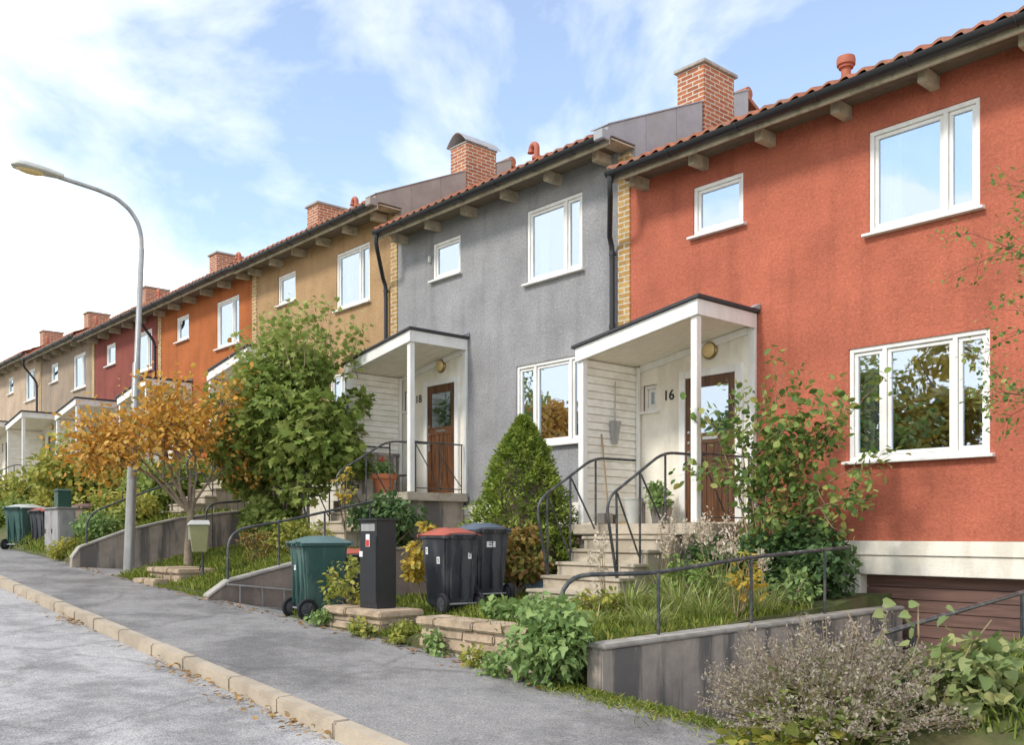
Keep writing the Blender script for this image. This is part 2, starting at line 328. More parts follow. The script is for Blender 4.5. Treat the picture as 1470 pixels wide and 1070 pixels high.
def ribbons(name, blades, m, parent=None, seg=6):
    """arching grass-like leaves: blades = (base, heading, lean, length, width, droop)"""
    V = []; F = []; rv = []
    off = np.zeros(3)
    q = parent
    while q is not None: off = off + np.array(q.location); q = q.parent
    for (b, a, lean, L_, w, dr) in blades:
        d = np.array([math.cos(a), math.sin(a), 0]); sd_ = np.array([-math.sin(a), math.cos(a), 0]); b = np.array(b) - off; k = len(V); tw = rng.uniform(-.5, .5)
        for i in range(seg+1):
            t = i/seg; c = b + d*(lean*t + dr*0.55*t*t)*L_ + np.array([0, 0, (t - dr*0.62*t**2.4)*L_*math.sqrt(max(.1, 1-lean*lean*.5))])
            ww = w*(0.55+0.9*t)*(1-t**2.2)**0.8*0.5 + 0.0006; s2 = sd_*math.cos(tw*t) + d*math.sin(tw*t)
            V += [c - s2*ww, c + np.array([0, 0, -ww*0.35]), c + s2*ww]
        for i in range(seg): F += [(k+3*i, k+3*i+1, k+3*i+4, k+3*i+3), (k+3*i+1, k+3*i+2, k+3*i+5, k+3*i+4)]
        rv += [min(1, max(0, rng.gauss(.45, .28)))]*(2*seg)
    me = bpy.data.meshes.new(name); me.from_pydata([tuple(v) for v in V], [], F); at = me.attributes.new('rnd', 'FLOAT', 'FACE'); at.data.foreach_set('value', np.array(rv, np.float32))
    me.polygons.foreach_set('use_smooth', [True]*len(F)); me.materials.append(m); o = bpy.data.objects.new(name, me); C.objects.link(o)
    if parent is not None: o.parent = parent
    return o
def rdirs(n): return unit(rg.normal(size=(n, 3)))
def clumps(c, rad, n, r0, r1, fill=0.85, zlow=-1.0):
    """clump centres spread through an ellipsoid; c and result in real space"""
    out = []
    while len(out) < n:
        d = rg.normal(size=3); d /= np.linalg.norm(d)
        if d[2] < zlow: continue
        q = rg.random()**0.42 * fill
        out.append((np.array(c) + d*np.array(rad)*q, rg.uniform(r0, r1)))
    return out
def fill(cl, n, outw=0.7, droop=0.25, jit=0.6, up=0.9, flat=0.8, r_in=0.45):
    w = np.array([r**2 for _, r in cl]); w = w/w.sum(); idx = rg.choice(len(cl), size=n, p=w)
    cen = np.array([c for c, _ in cl])[idx]; rad = np.array([r for _, r in cl])[idx][:, None]
    d = rdirs(n); q = rg.uniform(r_in, 1.08, size=(n, 1))
    p = cen + d*rad*q*np.array([1, 1, flat])
    ax = d*outw + np.array([0, 0, -droop]) + rg.normal(size=(n, 3))*jit
    nr = d*0.6 + np.array([0, 0, up]) + rg.normal(size=(n, 3))*0.45
    per = rg.random(len(cl))[idx]*0.35 + rg.random(n)*0.65
    return p, ax, nr, per
def grow(mb, p, d, L, r, depth, tips, spread=0.6, up=0.25, kids=(2, 3), shrink=0.72, wob=0.16, n=6):
    p = Vector(p); d = Vector(d).normalized(); pts = [p.copy()]; rs = [r]
    for i in range(3):
        d = (d + Vector((rng.gauss(0, wob), rng.gauss(0, wob), rng.gauss(0, wob*0.6) + up*0.12))).normalized()
        p = p + d*L/3; pts.append(p.copy()); rs.append(r*(1 - 0.13*(i+1)))
        if depth <= 1: tips.append((p.copy(), d.copy()))
    mb.tube(pts, rs, n)
    if depth <= 0: return
    for i in range(rng.randint(*kids)):
        a = rng.uniform(0, 2*math.pi); o = d.orthogonal().normalized(); o = (Matrix.Rotation(a, 3, d) @ o)
        nd = (d + o*rng.uniform(spread*0.55, spread*1.15) + Vector((0, 0, up*0.35))).normalized()
        grow(mb, p, nd, L*shrink*rng.uniform(0.8, 1.15), r*0.6, depth-1, tips, spread, up, kids, shrink, wob, max(4, n-1))
def twig_leaves(tips, per, spread, jit=0.7, droop=0.2):
    P_, A_, N_ = [], [], []
    for p, d in tips:
        for i in range(per):
            P_.append(np.array(p) + rg.normal(size=3)*spread); A_.append(np.array(d)*0.6 + rg.normal(size=3)*jit + np.array([0, 0, -droop])); N_.append(rg.normal(size=3)*0.5 + np.array([0, 0, 1]))
    return np.array(P_), np.array(A_), np.array(N_)

# ---------------------------------------------------------------- terrain
def zp(u):                    # pavement height
    return -1.586 + 0.045*u if u < 25 else -0.461 + 0.03*(u-25)
def vk(u): return 3.47 + 0.062*(u-5.5) if u < 26 else 4.83
def vb(u): return 5.82 + 0.03*(u-5.7)
def interp(x, tab):
    if x <= tab[0][0]: return tab[0][1]
    for (a, p), (b, q) in zip(tab, tab[1:]):
        if x <= b: return p + (q-p)*(x-a)/(b-a)
    return tab[-1][1]
def bumpy(u, v, a=0.03): 
    from mathutils import noise
    return a*noise.noise(Vector((u*1.3, v*1.3, 0.3)))*2
def sheet(name, us, vfun, nv, zfun, m, kind='structure', skirt=0.0, smooth=40):
    """height-field strip: for each u, v runs from vfun(u)[0] to vfun(u)[1]"""
    mb = MB(); V = []; nu = len(us)
    for u in us:
        a, b = vfun(u)
        for j in range(nv+1):
            v = a + (b-a)*j/nv; V.append(P(u, v, zfun(u, v)))
    F = [(i*(nv+1)+j, (i+1)*(nv+1)+j, (i+1)*(nv+1)+j+1, i*(nv+1)+j+1) for i in range(nu-1) for j in range(nv)]
    if skirt:
        ring = [i*(nv+1) for i in range(nu)] + [(nu-1)*(nv+1)+j for j in range(1, nv+1)] + [i*(nv+1)+nv for i in range(nu-2, -1, -1)] + [j for j in range(nv-1, 0, -1)]
        k = len(V); V += [Vector(V[i]) - Vector((0, 0, skirt)) for i in ring]; m_ = len(ring)
        F += [(ring[i], ring[(i+1) % m_], k+(i+1) % m_, k+i) for i in range(m_)]
    mb.add(V, F); o = mb.build(name, m, smooth=smooth); o['kind'] = kind
    return o
def frange(a, b, s):
    n = max(1, int(round((b-a)/s))); return [a + (b-a)*i/n for i in range(n+1)]

def asphalt(name, col, leafy=False):
    m, nt, N, L, b = newmat(name)
    tc = N.new('ShaderNodeTexCoord'); c = Vector(col)
    def noise(sc, det, ro=0.6):
        n = N.new('ShaderNodeTexNoise'); n.inputs['Scale'].default_value = sc; n.inputs['Detail'].default_value = det; n.inputs['Roughness'].default_value = ro; L.new(tc.outputs['Object'], n.inputs['Vector']); return n
    def ramp(fac, p0, c0, p1, c1):
        r = N.new('ShaderNodeValToRGB'); e = r.color_ramp.elements; e[0].position = p0; e[1].position = p1; e[0].color = (*c0, 1); e[1].color = (*c1, 1); L.new(fac, r.inputs['Fac']); return r.outputs['Color']
    def mul(a, b_, f=1.0):
        x = N.new('ShaderNodeMixRGB'); x.blend_type = 'MULTIPLY'; x.inputs['Fac'].default_value = f; L.new(a, x.inputs['Color1']); L.new(b_, x.inputs['Color2']); return x.outputs['Color']
    big = ramp(noise(0.8, 9, 0.72).outputs['Fac'], 0.40, c*0.72, 0.55, c*1.16)
    fine = ramp(noise(70, 4, 0.8).outputs['Fac'], 0.34, (0.42,0.42,0.42), 0.66, (1.5,1.49,1.47))
    mid = ramp(noise(6, 6, 0.7).outputs['Fac'], 0.35, (0.86,0.86,0.88), 0.65, (1.1,1.09,1.07))
    vo = N.new('ShaderNodeTexVoronoi'); vo.feature = 'DISTANCE_TO_EDGE'; vo.inputs['Scale'].default_value = 0.42
    wp = noise(1.5, 5); mxv = N.new('ShaderNodeMixRGB'); mxv.inputs['Fac'].default_value = 0.35; L.new(tc.outputs['Object'], mxv.inputs['Color1']); L.new(wp.outputs['Color'], mxv.inputs['Color2']); L.new(mxv.outputs['Color'], vo.inputs['Vector'])
    crack = ramp(vo.outputs['Distance'], 0.0, (0.45,0.44,0.42), 0.012, (1,1,1))
    col_ = mul(mul(mul(big, fine, 1.0), mid), crack, 0.45)
    L.new(col_, b.inputs['Base Color']); b.inputs['Roughness'].default_value = 0.88; b.inputs['Specular IOR Level'].default_value = 0.25
    bp = N.new('ShaderNodeBump'); bp.inputs['Strength'].default_value = 0.5; bp.inputs['Distance'].default_value = 0.006; L.new(noise(120, 3).outputs['Fac'], bp.inputs['Height']); L.new(bp.outputs['Normal'], b.inputs['Normal'])
    return m
M['road'] = asphalt('road_asphalt', (0.39, 0.38, 0.37))
M['pave'] = asphalt('pavement_asphalt', (0.255, 0.245, 0.235))
M['kerb'] = mat('granite_kerb', (0.48, 0.40, 0.30), 0.85, 0.14, 5, 0.3, 60, stain=(0.28,0.23,0.17), sscale=(2.5,2.5,2.5), samt=0.5)
M['verge'] = mat('verge_grass', (0.10, 0.13, 0.035), 0.95, 0.35, 3, 0.5, 40)
M['edge'] = mat('concrete_edging', (0.34, 0.32, 0.29), 0.9, 0.12, 6, 0.2, 50)

us = frange(-9, 26, 1.0) + frange(28, 110, 4)
sheet('ground', frange(-30, 130, 8), lambda u: (-60, 60), 12, lambda u, v: zp(u) - 3.2, M['verge'])
sheet('road', us, lambda u: (-3.5, vk(u)-0.02), 8, lambda u, v: zp(u) - 0.115 + 0.03*(1-((v-0.2)/3.6)**2), M['road'])
sheet('verge', us, lambda u: (-45, -3.5), 12, lambda u, v: zp(u) - 0.02 + (max(0, -v-6)*0.03), M['verge'])
sheet('pavement', us, lambda u: (vk(u)+0.1, vb(u)+0.04), 6, lambda u, v: zp(u) + 0.004 + bumpy(u, v, 0.006), M['pave'])
mb = MB(); u = -8.0
while u < 60:
    L_ = rng.uniform(0.85, 1.15); a, b = u, u+L_-0.012; j = rng.uniform(-0.006, 0.006); dz = rng.uniform(-0.006, 0.006)
    pl = [(a, vk(a)-0.02+j), (b, vk(b)-0.02+j), (b, vk(b)+0.125+j), (a, vk(a)+0.125+j)]
    vs = [P(p, q, zp(p)-0.3) for p, q in pl] + [P(p, q, zp(p)+0.012+dz) for p, q in pl]
    mb.add(vs, [(0,1,2,3),(7,6,5,4),(0,4,5,1),(1,5,6,2),(2,6,7,3),(3,7,4,0)]); u += L_
tag(mb.build('kerb', M['kerb'], bevel=0.014, smooth=50), kind='structure')

# driveways sinking to the basement garages
def ramp(name, u0, u1, zfront, zback):
    sheet(name, frange(u0, u1, 0.3), lambda u: (vb(u)+0.03, 11.3), 20, lambda u, v: zfront(u) + (zback-zfront(u))*max(0, min(1, (v-vb(u))/5.0)) + 0.006, M['pave'])
ramp('driveway', 3.45, 5.5, lambda u: zp(u), -2.62)
ramp('driveway', 11.15, 13.25, lambda u: zp(u), -2.0)
ramp('driveway', 17.95, 19.85, lambda u: zp(u), -1.05)

# garden plots
def z_red(u, v):
    back = interp(v, [(5.8, -0.97), (7.5, -0.94), (9, -0.86), (11.2, -0.74)])
    w = min(1, max(0, (u-8.0)/0.5)) * min(1, max(0, (7.4-v)/1.4))
    return back*(1-w) + (zp(u)+0.02)*w + bumpy(u, v, 0.02) - 0.0
sheet('lawn', frange(5.66, 11.05, 0.18), lambda u: (vb(u)+0.16 if u < 8.05 else vb(u)+0.02, 11.25), 30, z_red, M['lawn'], skirt=1.6)
tabA = [(5.85, -0.93), (6.2, -0.72), (7.3, -0.50), (9.1, -0.30), (11.2, -0.15)]
def z_grey(u, v):
    t = min(1, max(0, (v - vb(u))/1.8)); base = interp(v - (vb(u)-5.9), tabA) + (u-13.3)*0.018
    return (zp(u)+0.02)*(1-t)**2 + base*(1-(1-t)**2) + bumpy(u, v, 0.035)
sheet('lawn', frange(13.4, 17.85, 0.2), lambda u: (vb(u)+0.03, 11.25), 28, z_grey, M['lawn'], skirt=1.6)
tabB = [(6.0, -0.40), (6.6, -0.12), (8.0, 0.2), (9.5, 0.4), (11.2, 0.5)]
def z_far(u, v):
    t = min(1, max(0, (v - vb(u))/1.0)); return (zp(u)+0.02)*(1-t)**2 + (interp(v, tabB) + (u-20.0)*0.022)*(1-(1-t)**2) + bumpy(u, v, 0.04)
sheet('lawn', frange(19.95, 62, 0.45), lambda u: (vb(u)+0.03, 11.25), 20, z_far, M['lawn'], skirt=1.6)
def z_near(u, v): return -1.0 - 0.02*(3.2-u) + bumpy(u, v, 0.03) - max(0, 6.4-v)*0.55
sheet('lawn', frange(-8, 3.35, 0.3), lambda u: (vb(u)+0.05, 11.25), 16, z_near, M['lawn'], skirt=1.6)

# ---------------------------------------------------------------- terraced houses
def wall_front(mb, u0, u1, z0, z1, v, holes, depth=0.20):
    us = sorted({u0, u1, *[h[0] for h in holes], *[h[1] for h in holes]}); zs = sorted({z0, z1, *[h[2] for h in holes], *[h[3] for h in holes]})
    inside = lambda a, b: any(h[0] < a < h[1] and h[2] < b < h[3] for h in holes)
    for a, b in zip(us, us[1:]):
        for c, d in zip(zs, zs[1:]):
            if not inside((a+b)/2, (c+d)/2): mb.add([P(a,v,c), P(b,v,c), P(b,v,d), P(a,v,d)], [(0,1,2,3)])
    for a, b, c, d in holes:
        q = [(a,c),(b,c),(b,d),(a,d)]
        for (p0, p1) in zip(q, q[1:]+q[:1]): mb.add([P(p0[0],v,p0[1]), P(p1[0],v,p1[1]), P(p1[0],v+depth,p1[1]), P(p0[0],v+depth,p0[1])], [(0,1,2,3)])
VF = 11.2
def window(root, ua, ub, z0, z1, splits=(), curtain=False, v=VF, sill=True):
    """ua < ub; splits are mullion positions along u"""
    fr = MB(); w = 0.055; y0, y1 = v+0.02, v+0.10
    fr.box(ua, ub, y0, y1, z1-w, z1); fr.box(ua, ub, y0, y1, z0, z0+w); fr.box(ua, ua+w, y0, y1, z0+w, z1-w); fr.box(ub-w, ub, y0, y1, z0+w, z1-w)
    ed = [ua+w] + sorted(splits) + [ub-w]; k = len(ed)
    for s_ in sorted(splits): fr.box(s_-0.028, s_+0.028, y0, y1, z0+w, z1-w)
    pn = MB()
    for i in range(k-1):
        a = ed[i] + (0.028 if i > 0 else 0); b = ed[i+1] - (0.028 if i < k-2 else 0); c = 0.045
        a += 0.004; b -= 0.004; q0, q1 = z0+w+0.004, z1-w-0.004; yy0, yy1 = v+0.045, v+0.095
        fr.box(a, b, yy0, yy1, q1-c, q1); fr.box(a, b, yy0, yy1, q0, q0+c); fr.box(a, a+c, yy0, yy1, q0+c, q1-c); fr.box(b-c, b, yy0, yy1, q0+c, q1-c)
        pn.box(a+c-0.005, b-c+0.005, v+0.070, v+0.076, q0+c-0.005, q1-c+0.005)
    f = fr.build('window', M['white'], root, bevel=0.004)
    pn.build('pane', M['glass'], f)
    if sill: MB().prism_u([(v-0.085, z0-0.045), (v+0.02, z0-0.045), (v+0.02, z0+0.005), (v-0.085, z0-0.012)], ua-0.06, ub+0.06).build('sill', M['white'], f, bevel=0.004)
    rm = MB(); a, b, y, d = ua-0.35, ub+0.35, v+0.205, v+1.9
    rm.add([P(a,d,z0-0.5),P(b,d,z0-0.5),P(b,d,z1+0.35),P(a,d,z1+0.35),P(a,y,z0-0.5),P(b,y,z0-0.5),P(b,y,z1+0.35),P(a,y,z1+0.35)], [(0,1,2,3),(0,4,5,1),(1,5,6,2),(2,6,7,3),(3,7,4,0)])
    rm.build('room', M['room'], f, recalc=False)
    if curtain:
        cu = MB()
        for (a, b) in ((ub-0.30, ub-0.07), (ua+0.07, ua+0.22)):
            n = 18; V = []
            for i in range(n+1):
                u = a + (b-a)*i/n; y = v+0.24 + 0.022*math.sin(i*1.9)
                V += [P(u, y, z0+0.02), P(u, y, z1-0.03)]
            cu.add(V, [(2*i, 2*i+2, 2*i+3, 2*i+1) for i in range(n)])
        cu.build('curtain', M['curtain'], f, recalc=False, smooth=60)
    return f

def pantiles(u0, u1, zE, name, root):
    """clay pantile roof: wavy courses with stepped lower edges, plus plain back slope"""
    mb = MB(); s = 0.45; vE = 10.56; step = 0.0375; per = 0.225
    us = frange(u0, u1, step); n = len(us); V = []; F = []
    def wave(u): x = (u/per) % 1.0; return 0.034*math.sin(2*math.pi*x) + 0.010*math.sin(4*math.pi*x+0.6)
    nc = 10; cl = 3.74/nc
    jit = {}
    for c in range(nc):
        r0 = len(V)
        for row in (0, 1, 2):
            for i, u in enumerate(us):
                key = (c, int(u/per)); j = jit.setdefault(key, rng.uniform(-0.007, 0.007))
                vv = vE + c*cl + (0 if row < 2 else cl*1.04) + (j if row < 2 else 0)
                lift = 0.030 if row == 1 else (0.0 if row == 0 else 0.004)
                V.append(P(u, vv, zE + (vv-vE)*s + wave(u) + lift + (j if row else 0)))
        for row in (0, 1):
            for i in range(n-1): F.append((r0+row*n+i, r0+row*n+i+1, r0+(row+1)*n+i+1, r0+(row+1)*n+i))
    mb.add(V, F)
    vr = vE+3.74; zr = zE+3.74*s
    mb.prism_u([(vE+0.02, zE-0.055), (vr, zr-0.055), (vr+3.74, zE-0.055), (vr+3.74, zE), (vr, zr+0.02), (vE+0.02, zE-0.035)], u0+0.01, u1-0.01)
    mb.tube([P(u0, vr, zr+0.05), P(u1, vr, zr+0.05)], 0.11, 10)
    return mb.build(name, M['tile'], root, recalc=False, smooth=45)

def house(i, name, label, wall, du, dz, uR, uL, number=None, capstyle='flat', ventstyle='goose', pipe=True, low=True, detail=True, clad='zinc', upper_clad=True):
    """one terraced house; uR..uL its frontage, du/dz move the shared plan along and up"""
    root = thing(name, label, 'house', P((uR+uL)/2, VF, -0.1+dz), 'terraced houses stepping up the street')
    U = lambda x: x + du
    Z = lambda x: x + dz
    e0 = uR-0.28 if clad else uR-0.01
    e1 = uL-0.09 if i < 2 else uL+0.23
    wins = [('big', 4.59, 5.93, 3.72, 4.98, (4.99,)), ('small', 7.78, 8.64, 4.31, 5.02, ()), ('low', 4.48, 6.2, 0.90, 2.32, (4.88, 5.74))]
    holes = [(U(a), U(b), Z(c), Z(d)) for _, a, b, c, d, _ in wins] + [(U(9.30), U(9.58), Z(1.85), Z(2.24))]
    mb = MB(); wall_front(mb, uR, uL, Z(-0.1), Z(5.55), VF, holes)
    for u in (uR, uL): mb.add([P(u,VF,Z(-0.1)), P(u,17.9,Z(-0.1)), P(u,17.9,Z(5.5)), P(u,14.3,Z(7.0)), P(u,VF,Z(5.55))], [(0,1,2,3,4)])
    mb.add([P(uR,17.9,Z(-0.1)), P(uL,17.9,Z(-0.1)), P(uL,17.9,Z(5.5)), P(uR,17.9,Z(5.5))], [(0,1,2,3)])
    mb.build('wall', M[wall], root, recalc=False)
    # plinth and garage
    pl = MB(); g0, g1 = max(U(3.0), uR+0.3), U(6.05)
    pl.box(uR, uL, VF-0.035, 17.8, Z(-0.28), Z(-0.104)); pl.box(uR, uL, VF-0.012, VF+0.3, Z(-0.52), Z(-0.284))
    pl.box(g1, uL, VF-0.012, 17.8, Z(-3.4), Z(-0.524)); pl.box(uR, g0, VF-0.012, 17.8, Z(-3.4), Z(-0.524))
    pl.build('plinth', M['cream'], root, bevel=0.006)
    gd = MB()
    for k in range(14): gd.box(g0+0.002, g1-0.002, VF+0.17, VF+0.23, Z(-0.526-(k+1)*0.15+0.008), Z(-0.526-k*0.15))
    gd.box(g0, g1, VF+0.232, VF+0.26, Z(-2.7), Z(-0.526)); gd.build('garage_door', M['garage'], root, bevel=0.004)
    # party wall strip in yellow brick
    MB().box(uL, uL+0.24, VF-0.022, 13.0, Z(-1.2), Z(5.9 if upper_clad else 5.36)).build('party_wall', M['ybrick'], root)
    for kind, a, b, c, d, sp in wins: window(root, U(a), U(b), Z(c), Z(d), [U(x) for x in sp], curtain=(kind != 'small'))
    window(root, U(9.30), U(9.58), Z(1.85), Z(2.24))
    # eaves
    pantiles(e0, e1, Z(5.43), 'roof', root)
    MB().box(e0, e1-0.01, 10.665, 10.70, Z(5.27), Z(5.425)).build('fascia', M['fascia'], root, bevel=0.004)
    so = MB()
    for k in range(4): so.box(uR, e1-0.01, 10.702+k*0.124, 10.702+k*0.124+0.118, Z(5.385), Z(5.40))
    so.build('soffit', M['soffit'], root)
    for k in range(6):
        x = U(4.0 + k*1.105)
        if x > uR+0.1: MB().box(x-0.055, x+0.055, 10.86, VF+0.05, Z(5.215), Z(5.383)).build('rafter_tail', M['fascia'], root, bevel=0.008)
    gt = MB(); pts = 9; V = []
    for u in (e0, e1):
        for rr in (0.082, 0.074):
            for k in range(pts):
                a = math.pi + math.pi*k/(pts-1); V.append(P(u, 10.585 + rr*math.cos(a), Z(5.395) + rr*math.sin(a)))
    F = []
    for k in range(pts-1): F += [(k, k+1, 2*pts+k+1, 2*pts+k), (pts+k, 3*pts+k, 3*pts+k+1, pts+k+1), (k, pts+k, pts+k+1, k+1), (2*pts+k, 2*pts+k+1, 3*pts+k+1, 3*pts+k)]
    F += [(0, 2*pts, 3*pts, pts), (pts-1, 2*pts-1, 4*pts-1, 3*pts-1)]
    gt.add(V, F)
    for u in (e0, e1): gt.add([P(u, 10.585+0.081*math.cos(math.pi+math.pi*k/8), Z(5.395)+0.081*math.sin(math.pi+math.pi*k/8)) for k in range(9)], [list(range(9))])
    g = gt.build('gutter', M['black'], root, smooth=40)
    for k in range(7):
        x = uR + 0.4 + k*(uL-uR-0.5)/6
        MB().tube([P(x, 10.585+0.086*math.cos(math.pi+math.pi*q/8), Z(5.395)+0.086*math.sin(math.pi+math.pi*q/8)) for q in range(9)], 0.007, 5).build('bracket', M['black'], g)
    if pipe:
        x = uL+0.17
        p = MB(); path = [P(e1-0.05,10.585,Z(5.34)), P(e1-0.04,10.585,Z(5.17)), P(e1,10.64,Z(5.05)), P(x+0.10,11.02,Z(4.62)), P(x+0.13,11.10,Z(4.48)), P(x+0.13,11.11,Z(4.2)), P(x+0.13,11.11,Z(-0.9))]
        p.tube(path, 0.042, 10)
        d_ = p.build('downpipe', M['black'], root, smooth=50)
        q = MB(); q.tube([P(e1-0.05,10.585,Z(5.335)), P(e1-0.05,10.585,Z(5.25))], [0.058,0.046], 10)
        for z in (4.35, 3.2, 2.0, 0.8): q.tube([P(x+0.13,11.11,Z(z)), P(x+0.13,11.11,Z(z+0.06))], 0.052, 10); q.tube([P(x+0.13,11.12,Z(z+0.03)), P(x+0.13,11.2,Z(z+0.03))], 0.012, 6)
        q.build('pipe_collar', M['black'], d_, smooth=50)
    # the taller end above the lower neighbour
    if clad:
        MB().box(uR-0.29, uR-0.001, 10.71, VF+0.3, Z(5.36), Z(5.383)).build('verge_board', M['fascia'], root)
        zz = lambda v: Z(5.43 + (v-10.56)*0.45)
        gf = MB().prism_u([(10.62, zz(10.62)-0.12), (10.62, zz(10.62)+0.09), (12.94, zz(12.94)+0.09), (12.94, zz(12.94)-1.1), (11.25, zz(11.25)-1.0), (11.25, Z(5.41)), (10.71, Z(5.41))], uR-0.30, uR-0.025)
        gf.prism_u([(13.81, zz(13.81)-1.1), (13.81, zz(13.81)+0.09), (14.25, zz(14.25)+0.09), (14.25, zz(14.25)-1.1)], uR-0.30, uR-0.025)
        gf.build('gable_flashing', M[clad], root, bevel=0.006)
        gc = MB()
        for a, b in ((10.60, 12.93), (13.82, 14.25)): gc.prism_u([(a, zz(a)+0.095), (a, zz(a)+0.115), (b, zz(b)+0.115), (b, zz(b)+0.095)], uR-0.32, uR+0.05)
        gc.build('gable_capping', M[clad], root)
        for v_ in (11.5, 12.25): MB().prism_u([(v_, zz(v_)-0.9), (v_, zz(v_)+0.09), (v_+0.02, zz(v_)+0.09), (v_+0.02, zz(v_)-0.9)], uR-0.308, uR-0.2995).build('flashing_seam', M[clad], root)
        MB().box(uR-0.31, uR-0.12, 10.49, 10.66, Z(5.32), Z(5.47)).build('gutter_end_box', M[clad], root, bevel=0.01)
    # chimney and vent pipe
    cu0, cu1 = U(9.77), U(10.33)
    ct = 7.84 if i < 2 else 7.52
    ch = MB().box(cu0, cu1, 12.95, 13.8, Z(6.0), Z(ct)).build('chimney', M['brick'], root, bevel=0.006)
    MB().box(cu0-0.02, cu1+0.02, 12.92, 13.83, Z(6.3), Z(6.52)).build('chimney_flashing', M['zinc'], ch)
    if capstyle == 'flat':
        MB().box(cu0-0.05, cu1+0.05, 12.90, 13.85, Z(ct+0.002), Z(ct+0.06)).build('chimney_cap', M['coping'], ch, bevel=0.008)
    else:
        n = 12; poly = [(cu0-0.06 + (cu1-cu0+0.12)*k/n, Z(7.86) + 0.24*math.sin(math.pi*k/n)) for k in range(n+1)]
        poly2 = [(a, z+0.02) for a, z in reversed(poly)]
        MB().prism_v(poly + poly2, 12.88, 13.87).build('chimney_hood', M['zinc'], ch)
        MB().box(cu0-0.02, cu1+0.02, 12.93, 13.82, Z(7.842), Z(7.87)).build('chimney_cap', M['zincbrown'], ch)
    vp = MB(); vu, vv = U(6.85), 12.3
    if ventstyle == 'cap':
        vp.lathe(P(vu, vv, Z(6.0)), [(0.066,0),(0.066,0.46),(0.10,0.47),(0.10,0.50),(0.125,0.51),(0.13,0.57),(0.12,0.62),(0.05,0.64)], 18)
    else:
        vp.lathe(P(vu, vv, Z(6.0)), [(0.062,0),(0.062,0.44),(0.095,0.45),(0.095,0.50),(0.055,0.51)], 14)
        vp.tube([P(vu, vv, Z(6.45))] + [P(vu + 0.08 - 0.08*math.cos(a), vv, Z(6.66) + 0.09*math.sin(a)) for a in [math.pi*k/8 for k in range(9)]] + [P(vu+0.16, vv, Z(6.61))], [0.055]*10 + [0.072], 12)
    vp.build('vent_pipe', M['vent'], root, smooth=40)
    porch(root, U, Z, number, detail)
    return root

